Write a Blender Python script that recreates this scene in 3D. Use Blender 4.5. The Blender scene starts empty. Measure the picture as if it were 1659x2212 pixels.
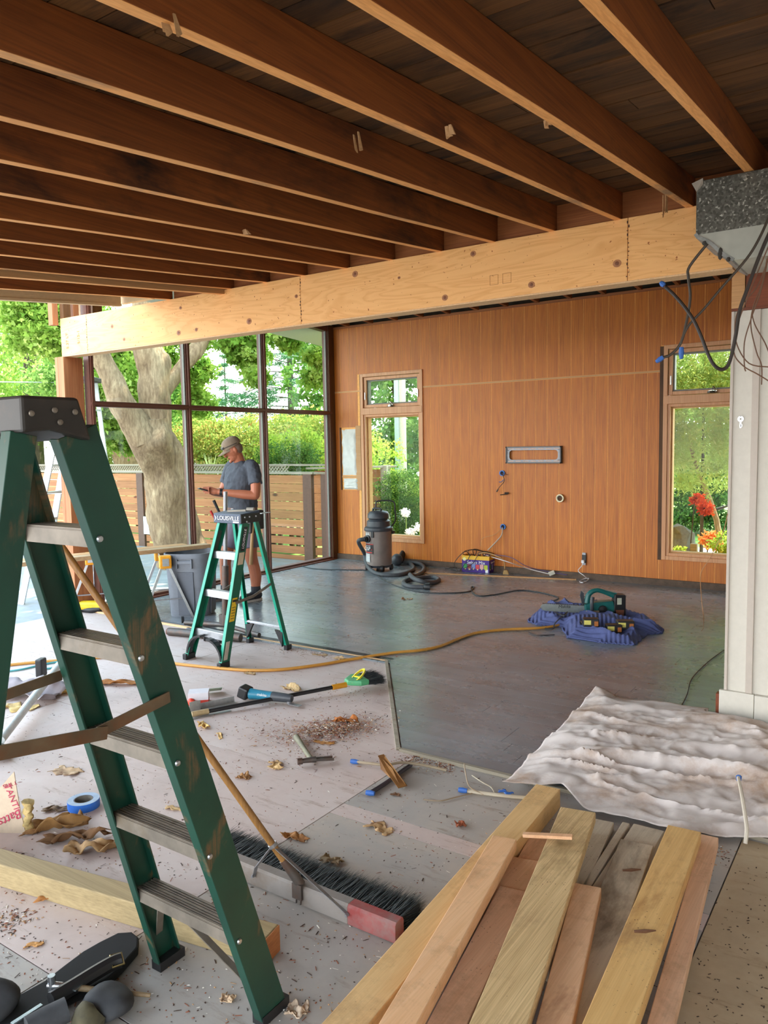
import bpy, bmesh, math, random
import numpy as np
from mathutils import Vector, Matrix, noise, Quaternion
D=bpy.data; SC=bpy.context.scene; COL=SC.collection
random.seed(7); RNG=np.random.default_rng(7)
W_,H_=1659.0,2212.0
# ---------------------------------------------------------------- camera (X along the panelled wall, Y towards it, Z up; metres)
FPX,PITCH,ROLL,YAW=1677.2,0.08552,-0.01729,0.59756
CZ=1.62
def _basis():
    fw=Vector((-math.sin(YAW)*math.cos(PITCH),math.cos(YAW)*math.cos(PITCH),-math.sin(PITCH)))
    r0=Vector((math.cos(YAW),math.sin(YAW),0)); u0=r0.cross(fw)
    return r0*math.cos(ROLL)+u0*math.sin(ROLL), -r0*math.sin(ROLL)+u0*math.cos(ROLL), fw
CR,CU,CF=_basis()
cam=D.cameras.new('camera'); camo=D.objects.new('camera',cam); COL.objects.link(camo)
m=Matrix((CR,CU,-CF)).transposed().to_4x4(); m.translation=Vector((0,0,CZ)); camo.matrix_world=m
cam.sensor_fit='HORIZONTAL'; cam.sensor_width=36; cam.lens=FPX/W_*36; cam.clip_start=.05; cam.clip_end=500
SC.camera=camo
# ---------------------------------------------------------------- sky, sun, exposure
w=D.worlds.new('sky'); SC.world=w; w.use_nodes=True; nt=w.node_tree; nt.nodes.clear()
o=nt.nodes.new('ShaderNodeOutputWorld'); bg=nt.nodes.new('ShaderNodeBackground'); bg.inputs[1].default_value=3.3
tc=nt.nodes.new('ShaderNodeTexCoord'); sx=nt.nodes.new('ShaderNodeSeparateXYZ'); rp=nt.nodes.new('ShaderNodeValToRGB')
nt.links.new(tc.outputs['Generated'],sx.inputs[0]); nt.links.new(sx.outputs[2],rp.inputs[0])
rp.color_ramp.elements[0].position=0.0; rp.color_ramp.elements[0].color=(1.0,.99,.97,1)
rp.color_ramp.elements[1].position=.75; rp.color_ramp.elements[1].color=(.50,.76,1,1)
e=rp.color_ramp.elements.new(.22); e.color=(.93,.97,1,1)
nt.links.new(rp.outputs[0],bg.inputs[0]); nt.links.new(bg.outputs[0],o.inputs[0])
def sun(el,az,strength,angle=.6):
    l=D.lights.new('sun','SUN'); l.energy=strength; l.angle=math.radians(angle); l.color=(1,.93,.80)
    ob=D.objects.new('sun',l); COL.objects.link(ob)
    d=Vector((math.sin(az)*math.cos(el),math.cos(az)*math.cos(el),math.sin(el)))  # towards the sun
    ob.rotation_euler=d.to_track_quat('Z','Y').to_euler(); ob.location=d*30
sun(math.radians(64),math.radians(14),9.0)
vs=SC.view_settings; vs.view_transform='Standard'; vs.look='None'; vs.gamma=1; vs.use_curve_mapping=False; vs.exposure=1.15
SC.cycles.max_bounces=10; SC.cycles.diffuse_bounces=6; SC.cycles.transparent_max_bounces=24; SC.cycles.use_denoising=True
SC.cycles.sample_clamp_indirect=8; SC.cycles.caustics_reflective=False; SC.cycles.caustics_refractive=False
# ---------------------------------------------------------------- measuring helpers: picture point -> where it stands
def ray(x,y): return CR*((x-W_/2)/FPX)-CU*((y-H_/2)/FPX)+CF
def onz(x,y,z=0.0):
    d=ray(x,y); p=Vector((0,0,CZ))+d*((z-CZ)/d.z)
    if p.y>8.73 and z>-.1: p=Vector((0,0,CZ))+d*(8.73/d.y)
    return p
def ony(x,y,Y): d=ray(x,y); return Vector((0,0,CZ))+d*(Y/d.y)
def onx(x,y,X): d=ray(x,y); return Vector((0,0,CZ))+d*(X/d.x)
# ---------------------------------------------------------------- object helpers
def tag(o,label=None,cat=None,group=None,kind=None):
    if label: o['label']=label
    if cat: o['category']=cat
    if group: o['group']=group
    if kind: o['kind']=kind
    return o
def thing(name,label,cat,loc=(0,0,0),group=None,rz=0,kind=None):
    o=D.objects.new(name,None); COL.objects.link(o); o.location=Vector(loc); o.rotation_euler=(0,0,rz); o.empty_display_size=.1
    return tag(o,label,cat,group,kind)
def wloc(p):
    v=Vector((0,0,0))
    while p: v+=p.location; p=p.parent
    return v
class MB:
    """collects shapes in world metres and links them as one mesh object"""
    def __init__(s): s.v=[]; s.f=[]; s.mi=[]; s.cur=0; s.smooth=False
    def add(s,vs,fs):
        b=len(s.v); s.v+=[tuple(v) for v in vs]; s.f+=[tuple(i+b for i in f) for f in fs]; s.mi+=[s.cur]*len(fs); return s
    def box(s,c,sz,rz=0,M=None):
        hx,hy,hz=[q/2 for q in sz]; vs=[Vector((x,y,z)) for z in (-hz,hz) for y in (-hy,hy) for x in (-hx,hx)]
        R=M if M else Matrix.Rotation(rz,3,'Z'); c=Vector(c); vs=[R@v+c for v in vs]
        return s.add(vs,[(0,2,3,1),(4,5,7,6),(0,1,5,4),(2,6,7,3),(0,4,6,2),(1,3,7,5)])
    def bb(s,x0,x1,y0,y1,z0,z1): return s.box(((x0+x1)/2,(y0+y1)/2,(z0+z1)/2),(abs(x1-x0),abs(y1-y0),abs(z1-z0)))
    def beam(s,a,b,w,h,side=None):
        """bar from a to b; w across (direction 'side'), h the other way"""
        a=Vector(a); b=Vector(b); t=(b-a); L=t.length; t.normalize()
        sd=Vector(side) if side is not None else (Vector((0,0,1)).cross(t) if abs(t.z)<.95 else Vector((1,0,0)))
        sd=(sd-t*sd.dot(t)).normalized(); u=t.cross(sd)
        return s.box((a+b)/2,(w,h,L),M=Matrix((sd,u,t)).transposed())
    def prism(s,pts,n,th):
        """flat outline pts pushed th along n"""
        n=Vector(n).normalized()*th; k=len(pts); a=[Vector(p) for p in pts]; b=[p+n for p in a]
        return s.add(a+b,[tuple(range(k))[::-1],tuple(range(k,2*k))]+[(i,(i+1)%k,k+(i+1)%k,k+i) for i in range(k)])
    def tube(s,pts,r,n=8,cap=True,smooth=0):
        pts=[Vector(p) for p in pts]; rs=list(r) if hasattr(r,'__len__') else [r]*len(pts)
        if smooth:
            q=[];qr=[];N=len(pts)
            for i in range(N-1):
                p0,p1,p2,p3=pts[max(i-1,0)],pts[i],pts[i+1],pts[min(i+2,N-1)]
                for k in range(smooth):
                    t=k/smooth; q.append(.5*((2*p1)+(p2-p0)*t+(2*p0-5*p1+4*p2-p3)*t*t+(3*p1-p0-3*p2+p3)*t**3)); qr.append(rs[i]*(1-t)+rs[i+1]*t)
            q.append(pts[-1]); qr.append(rs[-1]); pts,rs=q,qr
        N=len(pts); T=[(pts[min(i+1,N-1)]-pts[max(i-1,0)]).normalized() for i in range(N)]
        u=T[0].orthogonal().normalized(); vs=[]
        for i in range(N):
            if i: u=(u-T[i]*u.dot(T[i])); u=u.normalized() if u.length>1e-6 else T[i].orthogonal().normalized()
            w=T[i].cross(u)
            for k in range(n):
                a=2*math.pi*k/n; vs.append(pts[i]+(u*math.cos(a)+w*math.sin(a))*rs[i])
        fs=[(i*n+k,i*n+(k+1)%n,(i+1)*n+(k+1)%n,(i+1)*n+k) for i in range(N-1) for k in range(n)]
        if cap: fs+=[tuple(range(n))[::-1],tuple(range((N-1)*n,N*n))]
        s.smooth=True
        return s.add(vs,fs)
    def lathe(s,prof,c=(0,0,0),n=24,axis=(0,0,1),sx=1,sy=1,cap=True):
        c=Vector(c); q=Vector((0,0,1)).rotation_difference(Vector(axis)); vs=[]
        for r,z in prof:
            for k in range(n):
                a=2*math.pi*k/n; vs.append(q@Vector((r*sx*math.cos(a),r*sy*math.sin(a),z))+c)
        N=len(prof); fs=[(i*n+k,i*n+(k+1)%n,(i+1)*n+(k+1)%n,(i+1)*n+k) for i in range(N-1) for k in range(n)]
        if cap: fs+=[tuple(range(n))[::-1],tuple(range((N-1)*n,N*n))]
        s.smooth=True
        return s.add(vs,fs)
    def loft(s,rings,n=28,M=None,cap=True,p=2.4):
        """rings: (centre, rx, ry)"""
        vs=[]
        for c,rx,ry in rings:
            for k in range(n):
                a=2*math.pi*k/n; ca,sa=math.cos(a),math.sin(a); f=(abs(ca)**p+abs(sa)**p)**(-1/p); v=Vector((rx*f*ca,ry*f*sa,0)); vs.append((M@v if M else v)+Vector(c))
        N=len(rings); s.smooth=True
        return s.add(vs,[(i*n+k,i*n+(k+1)%n,(i+1)*n+(k+1)%n,(i+1)*n+k) for i in range(N-1) for k in range(n)]+([tuple(range(n))[::-1],tuple(range((N-1)*n,N*n))] if cap else []))
    def ball(s,c,r,n=12,M=None):
        rx,ry,rz=r if hasattr(r,'__len__') else (r,r,r); vs=[];c=Vector(c)
        h=n//2
        for i in range(1,h):
            t=math.pi*i/h
            for k in range(n):
                a=2*math.pi*k/n; v=Vector((rx*math.sin(t)*math.cos(a),ry*math.sin(t)*math.sin(a),rz*math.cos(t))); vs.append((M@v if M else v)+c)
        a=Vector((0,0,rz)); b=Vector((0,0,-rz)); vs+=[(M@a if M else a)+c,(M@b if M else b)+c]
        fs=[(i*n+k,(i+1)*n+k,(i+1)*n+(k+1)%n,i*n+(k+1)%n) for i in range(h-2) for k in range(n)]
        top=len(vs)-2; fs+=[(top,k,(k+1)%n) for k in range(n)]+[(top+1,(h-2)*n+(k+1)%n,(h-2)*n+k) for k in range(n)]
        s.smooth=True
        return s.add(vs,fs)
    def build(s,name,mats,parent=None,bevel=0,smooth=None,label=None,kind=None,cat=None,group=None,origin=None,loc=None):
        me=D.meshes.new(name)
        if parent is not None: org=wloc(parent)
        elif origin is not None: org=Vector(origin)
        else:
            a=np.array(s.v); org=Vector(((a[:,0].min()+a[:,0].max())/2,(a[:,1].min()+a[:,1].max())/2,a[:,2].min()))
        me.from_pydata([(v[0]-org.x,v[1]-org.y,v[2]-org.z) for v in s.v],[],s.f)
        mats=mats if isinstance(mats,(list,tuple)) else [mats]
        for q in mats: me.materials.append(q)
        if len(mats)>1: me.polygons.foreach_set('material_index',s.mi)
        bm=bmesh.new(); bm.from_mesh(me); bmesh.ops.recalc_face_normals(bm,faces=bm.faces); bm.to_mesh(me); bm.free()
        sm=s.smooth if smooth is None else smooth
        o=D.objects.new(name,me); COL.objects.link(o)
        if parent is not None: o.parent=parent
        else: o.location=org
        if sm: me.shade_smooth(); me.set_sharp_from_angle(angle=math.radians(42))
        if bevel:
            b=o.modifiers.new('bevel','BEVEL'); b.width=bevel; b.segments=2; b.limit_method='ANGLE'; b.angle_limit=math.radians(50)
        return tag(o,label,cat,group,kind)
def remesh(o,vox,smooth=4,f=.6):
    r=o.modifiers.new('remesh','REMESH'); r.mode='VOXEL'; r.voxel_size=vox; r.use_smooth_shade=True
    if smooth: k=o.modifiers.new('smooth','SMOOTH'); k.iterations=smooth; k.factor=f
    return o
def text(name,body,mat,parent,loc,size,xdir,up,ext=.0008,align='CENTER',shear=0):
    c=D.curves.new(name,'FONT'); c.body=body; c.size=size; c.extrude=ext; c.align_x=align; c.align_y='CENTER'; c.shear=shear
    c.materials.append(mat); o=D.objects.new(name,c); COL.objects.link(o)
    me=D.meshes.new_from_object(o.evaluated_get(bpy.context.evaluated_depsgraph_get())); D.objects.remove(o); o=D.objects.new(name,me); COL.objects.link(o)
    x=Vector(xdir).normalized(); u=Vector(up); u=(u-x*u.dot(x)).normalized(); z=x.cross(u)
    mm=Matrix((x,u,z)).transposed().to_4x4(); mm.translation=Vector(loc)-wloc(parent); o.parent=parent; o.matrix_local=mm; return o
# ---------------------------------------------------------------- materials
def lin(h):
    if isinstance(h,str): h=h.lstrip('#'); c=[int(h[i:i+2],16)/255 for i in (0,2,4)]
    else: c=[x/255 for x in h]
    return tuple((x/12.92 if x<=.04045 else ((x+.055)/1.055)**2.4) for x in c)+(1,)
class NT:
    def __init__(s,name):
        s.m=D.materials.new(name); s.m.use_nodes=True; s.t=s.m.node_tree; s.t.nodes.clear()
        s.out=s.t.nodes.new('ShaderNodeOutputMaterial'); s.b=s.t.nodes.new('ShaderNodeBsdfPrincipled'); s.l(s.b.outputs[0],s.out.inputs[0])
    def n(s,t,**k):
        q=s.t.nodes.new(t)
        for a,b in k.items(): setattr(q,a,b)
        return q
    def l(s,a,b): s.t.links.new(a,b)
    def coord(s,scale=(1,1,1),rnd=True,kind='Object'):
        tc=s.n('ShaderNodeTexCoord'); mp=s.n('ShaderNodeMapping'); mp.inputs['Scale'].default_value=scale; s.l(tc.outputs[kind],mp.inputs[0])
        if rnd:
            oi=s.n('ShaderNodeObjectInfo'); cx=s.n('ShaderNodeCombineXYZ'); mu=s.n('ShaderNodeMath',operation='MULTIPLY'); mu.inputs[1].default_value=37
            s.l(oi.outputs['Random'],mu.inputs[0]); s.l(mu.outputs[0],cx.inputs[0]); s.l(mu.outputs[0],cx.inputs[1]); s.l(mu.outputs[0],cx.inputs[2]); s.l(cx.outputs[0],mp.inputs['Location'])
        return mp.outputs[0]
    def noise(s,co,sc,det=4,rough=.6,dist=0):
        q=s.n('ShaderNodeTexNoise'); q.inputs['Scale'].default_value=sc; q.inputs['Detail'].default_value=det; q.inputs['Roughness'].default_value=rough; q.inputs['Distortion'].default_value=dist
        s.l(co,q.inputs['Vector']); return q.outputs['Fac']
    def ramp(s,fac,stops):
        q=s.n('ShaderNodeValToRGB'); e=q.color_ramp.elements
        while len(e)<len(stops): e.new(.5)
        for el,(p,c) in zip(e,stops): el.position=p; el.color=c if len(c)==4 else tuple(c)+(1,)
        s.l(fac,q.inputs[0]); return q.outputs[0]
    def mix(s,f,a,b,mode='MIX'):
        q=s.n('ShaderNodeMix',data_type='RGBA',blend_type=mode)
        for i,v in ((0,f),(6,a),(7,b)):
            if hasattr(v,'links'): s.l(v,q.inputs[i])
            else: q.inputs[i].default_value=v
        return q.outputs[2]
    def bump(s,h,st=.2,d=.01):
        q=s.n('ShaderNodeBump'); q.inputs['Strength'].default_value=st; q.inputs['Distance'].default_value=d; s.l(h,q.inputs['Height']); s.l(q.outputs[0],s.b.inputs['Normal'])
    def base(s,c):
        if hasattr(c,'links'): s.l(c,s.b.inputs['Base Color'])
        else: s.b.inputs['Base Color'].default_value=c
    def set(s,rough=.6,metal=0,spec=None):
        s.b.inputs['Roughness'].default_value=rough; s.b.inputs['Metallic'].default_value=metal
        if spec is not None: s.b.inputs['Specular IOR Level'].default_value=spec
        return s.m
WH=(1,1,1,1); BK=(0,0,0,1)
def plain(name,c,rough=.5,metal=0,var=.12,sc=30,bump=0,dirt=None,dirtamt=.5,dsc=4,spec=None):
    t=NT(name); c=lin(c); d=tuple(x*(1-var) for x in c[:3])+(1,); e=tuple(min(1,x*(1+var)) for x in c[:3])+(1,)
    co=t.coord(); col=t.ramp(t.noise(co,sc,3),[(.3,d),(.7,e)])
    if dirt:
        f=t.ramp(t.noise(co,dsc,6,.7),[(.62-.3*dirtamt,BK),(.78-.2*dirtamt,WH)]); col=t.mix(f,col,lin(dirt))
    t.base(col)
    if bump: t.bump(t.noise(co,sc*2,4),bump,.004)
    return t.set(rough,metal,spec)
def wood(name,c1,c2,axis='x',rough=.6,sc=1.0,stain=None,st_amt=.5,st_sc=1.5,knots=False,bump=.15,tint=.25,dark=None,spec=None,fine=1.0,speck=False):
    """grain runs along axis"""
    t=NT(name); s={'x':(.6,9,9),'y':(9,.6,9),'z':(9,9,.6)}[axis]; co=t.coord(tuple(v*sc for v in s))
    g=t.noise(co,2.2,5,.62,.6); col=t.ramp(g,[(.30,lin(c1)),(.72,lin(c2))])
    s2=tuple(v*sc*(7 if v>1 else 1.3) for v in s); co2=t.coord(s2); f=t.noise(co2,2.5,3,.6)
    col=t.mix(.32*fine,col,t.ramp(f,[(.35,tuple(x*.55 for x in lin(c1)[:3])+(1,)),(.65,lin(c2))]))
    if tint:
        oi=t.n('ShaderNodeObjectInfo'); col=t.mix(1.0,col,t.ramp(oi.outputs['Random'],[(0,(1-tint,)*3+(1,)),(1,(1,1,1,1))]),'MULTIPLY')
    if knots:
        v=t.n('ShaderNodeTexVoronoi'); v.inputs['Scale'].default_value=2.6; cc=t.coord({'x':(.45,1,1),'y':(1,.45,1),'z':(1,1,.45)}[axis]); t.l(cc,v.inputs['Vector'])
        k=t.ramp(v.outputs['Distance'],[(.03,lin('#6b3f1c')),(.055,lin('#a9713d')),(.09,WH)]); col=t.mix(1.0,col,k,'MULTIPLY')
    if stain:
        cs=t.coord(tuple(x*st_sc for x in {'x':(.5,1.6,1.6),'y':(1.6,.5,1.6),'z':(1.6,1.6,.5)}[axis])); q=t.ramp(t.noise(cs,1.3,6,.68,.3),[(.66-.26*st_amt,BK),(.80-.22*st_amt,WH)])
        col=t.mix(q,col,lin(stain))
    if speck:
        v2=t.n('ShaderNodeTexVoronoi'); v2.inputs['Scale'].default_value=62; cc=t.coord((1,1,1)); t.l(cc,v2.inputs['Vector']); k2=t.ramp(v2.outputs['Distance'],[(.08,lin('#4a2e1c')),(.15,WH)])
        g2=t.ramp(t.noise(cc,3.2,4,.7),[(.50,BK),(.66,WH)]); col=t.mix(g2,col,t.mix(1.0,col,k2,'MULTIPLY'))
        d2=t.ramp(t.noise(cc,4.5,6,.75),[(.50,BK),(.70,(.45,)*3)]); col=t.mix(d2,col,lin('#8d6c4c'))
    t.base(col)
    if bump: t.bump(f,bump,.002)
    return t.set(rough,0,spec)
def glass(name='window_glass',tint=(.93,.97,.95,1),refl=.06):
    t=NT(name); t.t.nodes.remove(t.b); tr=t.n('ShaderNodeBsdfTransparent'); tr.inputs[0].default_value=tint; gl=t.n('ShaderNodeBsdfGlossy'); gl.inputs['Roughness'].default_value=.02
    lw=t.n('ShaderNodeLayerWeight'); pw_=t.n('ShaderNodeMath',operation='POWER'); pw_.inputs[1].default_value=4.5; t.l(lw.outputs['Facing'],pw_.inputs[0]); ma=t.n('ShaderNodeMath',operation='MULTIPLY_ADD'); ma.inputs[1].default_value=.45; ma.inputs[2].default_value=.008; t.l(pw_.outputs[0],ma.inputs[0]); mx=t.n('ShaderNodeMixShader'); t.l(ma.outputs[0],mx.inputs[0]); t.l(tr.outputs[0],mx.inputs[1]); t.l(gl.outputs[0],mx.inputs[2]); t.l(mx.outputs[0],t.out.inputs[0]); return t.m
def leafmat(name,c1,c2,c3=None,trans=.45):
    t=NT(name); t.t.nodes.remove(t.b); co=t.coord(rnd=False); f=t.noise(co,1.6,4,.7)
    at=t.n('ShaderNodeAttribute',attribute_name='shade'); 
    st=[(.0,lin(c1)),(.6,lin(c2)),(1,lin(c3 or c2))]; col=t.ramp(at.outputs['Fac'],st); col=t.mix(t.ramp(f,[(.35,BK),(.65,(.4,.4,.4,1))]),col,lin(c1))
    d=t.n('ShaderNodeBsdfDiffuse'); tl=t.n('ShaderNodeBsdfTranslucent'); mx=t.n('ShaderNodeMixShader'); mx.inputs[0].default_value=trans
    t.l(col,d.inputs[0]); t.l(col,tl.inputs[0]); t.l(d.outputs[0],mx.inputs[1]); t.l(tl.outputs[0],mx.inputs[2]); t.l(mx.outputs[0],t.out.inputs[0]); return t.m
M={}
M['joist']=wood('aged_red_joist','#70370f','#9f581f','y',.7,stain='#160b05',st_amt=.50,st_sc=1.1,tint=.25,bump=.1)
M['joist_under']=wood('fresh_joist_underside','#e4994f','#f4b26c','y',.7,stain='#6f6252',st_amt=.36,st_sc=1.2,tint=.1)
M['joist_pale']=wood('pale_joist','#b98a5c','#caa070','y',.7)
M['deck']=wood('roof_deck_board','#583617','#85592b','x',.8,stain='#140b06',st_amt=.66,st_sc=1.3,tint=.45)
M['ledger']=wood('ledger_red','#8f4f26','#ae6c38','x',.7,stain='#6a3a20',st_amt=.2)
def plywood_beam():
    t=NT('laminated_plywood_beam'); co=t.coord((.55,4,4)); g=t.noise(co,1.5,3,.5,1.2)
    w=t.n('ShaderNodeMath',operation='MULTIPLY'); w.inputs[1].default_value=9; t.l(g,w.inputs[0]); fr=t.n('ShaderNodeMath',operation='FRACT'); t.l(w.outputs[0],fr.inputs[0])
    col=t.ramp(fr.outputs[0],[(0,lin('#e6a964')),(.5,lin('#f2ba76')),(.9,lin('#efb572')),(1,lin('#e7aa66'))])
    f=t.ramp(t.noise(t.coord((30,30,30)),1.5,2),[(.69,WH),(.72,lin('#a87848'))]); col=t.mix(1.0,col,f,'MULTIPLY'); t.base(col); return t.set(.6)
M['knot']=plain('beam_knot','#a8714a',.6,var=.2,sc=60)
M['knot2']=plain('beam_knot_core','#7d4c30',.6,var=.2,sc=60)
M['beam']=plywood_beam()
M['ply_edge']=plain('plywood_edge','#dcb588',.7,sc=80)
M['post']=wood('redwood_post','#a05f38','#c48050','z',.65,stain='#5a3322',st_amt=.25)
M['darkwood']=wood('dark_header_wood','#6a3014','#8a4420','x',.6,stain='#33170a',st_amt=.3)
M['oldpost']=wood('old_brown_stud','#4a2c12','#7a5026','z',.7,stain='#2a170a',st_amt=.4)
M['panel']=wood('vertical_grain_panel','#b35a10','#dc8426','z',.5,sc=1.6,tint=.12,bump=.1,fine=1.5)
M['groove']=plain('panel_groove','#f0ac58',.6)
M['strip']=wood('pale_strip','#d09a60','#dfac74','x',.6)
M['fir']=wood('fir_window_frame','#cc8c5a','#e0a878','z',.45,tint=.05)
M['bronze']=plain('brown_painted_frame','#6b4438',.45,var=.08,spec=.4)
M['frame_grey']=plain('grey_sash','#6f6f66',.4)
M['glass']=glass()
M['white']=plain('white_painted_board','#cfcbc0',.5,var=.03)
M['batten']=plain('batten_paint','#bdb3a8',.5,var=.03)
M['cream']=plain('cream_fascia_paint','#d8bd93',.6,var=.05)
M['soffit']=plain('grey_soffit','#b9b5a4',.6,var=.04)
M['blackpaper']=plain('dark_insulation_paper','#3a3226',.8,var=.4,sc=6)
def subfloor(name,c1,c2,c3,speck='#4a2d22',seed=0):
    t=NT(name); co=t.coord((1,1,1)); a=t.noise(co,1.1,6,.7,.4); col=t.ramp(a,[(.34,lin(c2)),(.5,lin(c1)),(.68,lin(c3))])
    b=t.noise(co,9,5,.7); col=t.mix(.25,col,t.ramp(b,[(.3,lin(c3)),(.7,lin(c1))]))
    v=t.n('ShaderNodeTexVoronoi'); v.inputs['Scale'].default_value=26; t.l(co,v.inputs['Vector']); k=t.ramp(v.outputs['Distance'],[(.07,lin(speck)),(.12,WH)])
    g=t.ramp(t.noise(co,2.0,3),[(.42,BK),(.6,WH)]); col=t.mix(g,col,t.mix(1.0,col,k,'MULTIPLY'))
    c=t.ramp(t.noise(t.coord((3,14,3)),1.4,6,.7),[(.57,WH),(.70,lin('#b9a58f'))]); col=t.mix(.6,col,c,'MULTIPLY')
    t.base(col); t.bump(b,.1,.003); return t.set(.62)
M['ply_pink']=subfloor('dusty_pink_plywood','#c5b2ab','#b19f98','#cdc1bc')
M['ply_gray']=subfloor('grey_plywood','#a5a09b','#96918c','#b8aca0')
M['ply_tan']=subfloor('tan_plywood','#b09a7c','#9a8468','#bfae94')
M['ply_side']=plain('plywood_seam','#5a4334',.8)
def hardwood():
    t=NT('dusty_dark_hardwood'); co=t.coord((.7,5,5)); g=t.noise(co,1.6,6,.6,.3); col=t.ramp(g,[(.3,lin('#5d6468')),(.7,lin('#768087'))])  # bluish sky glare is tinted into the wood and dust colours
    oi=t.n('ShaderNodeObjectInfo'); col=t.mix(.45,col,t.ramp(oi.outputs['Random'],[(0,(.62,.60,.59,1)),(1,(1.0,1,1,1))]),'MULTIPLY')
    d=t.ramp(t.noise(t.coord((1,1,1),rnd=False),.9,7,.75,.6),[(.35,BK),(.7,(.6,.6,.6,1))]); col=t.mix(d,col,lin('#9ca6ae'))
    e=t.ramp(t.noise(t.coord((.5,2.2,1),rnd=False),1.1,6,.7,.8),[(.52,BK),(.72,(.5,.5,.5,1))]); col=t.mix(e,col,lin('#74696a'))
    t.base(col); r=t.ramp(t.noise(t.coord((1,1.6,1),rnd=False),1.6,5,.7),[(.3,(.22,)*3),(.7,(.34,)*3)]); t.l(r,t.b.inputs['Roughness']); t.b.inputs['Specular IOR Level'].default_value=.8
    t.bump(g,.02,.001); return t.m
M['hard']=hardwood()
M['concrete']=plain('patio_concrete','#858789',.8,sc=6,var=.15,dirt='#8a8275',dirtamt=.35)
M['grass']=leafmat('grass','#5a7a2a','#86a83a',trans=.2)
M['gravel']=plain('dry_ground','#8a8078',.9,sc=8,var=.2)
M['lawn']=plain('lawn','#6f8f35',.9,sc=8,var=.35)
M['soil']=plain('soil','#6b5842',.95,sc=20,var=.4,dirt='#8a7a60')
M['fence']=wood('cedar_fence_slat','#9a5f38','#be8454','x',.75,tint=.3,knots=True)
M['fencepost']=plain('brown_fence_post','#5d4438',.7)
M['weathered']=wood('weathered_fence_cap','#8d8372','#b0a793','x',.85)
def bark(name,c1,c2,c3):
    t=NT(name); co=t.coord((1,1,.45)); a=t.noise(co,5,6,.7,.5); col=t.ramp(a,[(.3,lin(c1)),(.55,lin(c2)),(.75,lin(c3))]); b=t.ramp(t.noise(t.coord((6,6,1.2)),5,5,.7),[(.42,(.4,.35,.3,1)),(.6,WH)]); col=t.mix(.6,col,b,'MULTIPLY'); t.base(col); t.bump(a,.6,.03); return t.set(.9)
M['bark']=bark('sycamore_bark','#7a6048','#a08566','#bea684')
M['bark2']=bark('dark_bark','#3c3428','#54483a','#6a5c4a')
M['leafA']=leafmat('sycamore_leaf','#5f8a34','#a2bd52','#d9e68c',.5)
M['leafB']=leafmat('dark_green_leaf','#47703a','#84a850','#c2d67c',.45)
M['leafC']=leafmat('yellow_green_leaf','#7f9c3a','#b4c650','#d0b468',.4)
M['needle']=leafmat('conifer_needle','#40664a','#5f8a60','#94b078',.2)
M['hedge']=leafmat('hedge_leaf','#7a8f44','#aab65a','#d89a64',.35)
M['boxhedge']=leafmat('clipped_hedge_leaf','#35552a','#587a36','#94a94c',.3)
M['palegreen']=leafmat('pale_shrub_leaf','#8a9a4c','#a9b866','#c6cc88',.4)
M['redleaf']=leafmat('red_kangaroo_leaf','#b03a20','#d4512c','#e2733c',.3)
M['flower']=leafmat('white_flower','#d8d4e0','#f0eef6','#ffffff',.4)
M['orangef']=leafmat('orange_flower','#d8783c','#ee9a58','#f4c890',.4)
# ================================================================ STRUCTURE
S_NEAR=math.tan(math.radians(5.2)); YB=4.60
def zj(y): return 2.90-S_NEAR*(4.62-y)      # joist undersides
# ---- floor
fl=MB().bb(-6.96,2.6,-2.2,8.95,-.28,-.022).build('floor',M['ply_side'],kind='structure',origin=(0,0,0))
def sheet(x0,x1,y0,y1,mat,z=0.0,g=.0025): return MB().bb(x0+g,x1-g,y0+g,y1-g,-.02,z).build('plywood_sheet',mat,fl)
for a in [(-6.95,-4.53,2.87,4.70,'ply_pink'),(-4.53,-2.09,2.87,4.70,'ply_pink'),(-6.95,-4.53,1.29,2.87,'ply_pink'),(-4.53,-2.09,1.29,2.87,'ply_pink'),
          (-6.95,-4.53,-.3,1.29,'ply_pink'),(-4.53,-2.16,-.3,1.29,'ply_gray'),(-2.16,.3,-.3,1.29,'ply_gray'),(-2.09,-.52,1.29,2.60,'ply_gray'),(-2.09,-.52,2.60,2.705,'ply_pink'),
          (-2.09,-.52,2.705,3.32,'ply_gray'),(-.52,2.5,1.29,3.32,'ply_tan'),(.3,2.5,-.3,1.29,'ply_tan'),(-6.95,2.5,-2.2,-.3,'ply_gray')]:
    sheet(*a[:4],M[a[4]])
# the strip of sub floor left of the diagonal edge of the finished floor
def tri(pts,mat,name='plywood_sheet',z=0,b=-.02): return MB().prism([(x,y,b) for x,y in pts],(0,0,1),z-b).build(name,mat,fl)
sheet(-2.2,2.5,3.32,3.358,M['ply_gray'],z=-.001)
# finished floor strips (run along X), cut to the edge line (-3.2,4.74)-(-2.2,3.36)
ZF=.012
def xl(y): return -6.9 if y>4.735 else -2.2-(y-3.36)/(4.74-3.36)*1.0
rows=[]; y=3.36
while y<8.76: rows.append(y); y+=.12
k=0
for y in rows:
    y1=min(y+.12,8.78); x=xl(y+.06); st=random.uniform(.6,2.2); first=True
    while x<2.5:
        L=st if first else random.uniform(1.7,2.6); first=False
        x1=min(x+L,2.5); m=MB()
        g=.0012
        if y<4.73 and x==xl(y+.06):
            m.prism([(xl(y),y+g,-.02),(x1-g,y+g,-.02),(x1-g,y1-g,-.02),(xl(min(y1,4.73)),y1-g,-.02)],(0,0,1),ZF+.02)
        else: m.bb(x+g,x1-g,y+g,y1-g,-.02,ZF)
        m.build('floor_plank',M['hard'],fl); x=x1
MB().bb(-2.2,2.5,3.335,3.357,-.01,.016).build('edge_strip',M['weathered'],fl)
MB().beam((-3.215,4.72,.006),(-2.215,3.35,.006),.022,.018,side=(1.38,1,0)).build('edge_strip',M['weathered'],fl)
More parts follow.
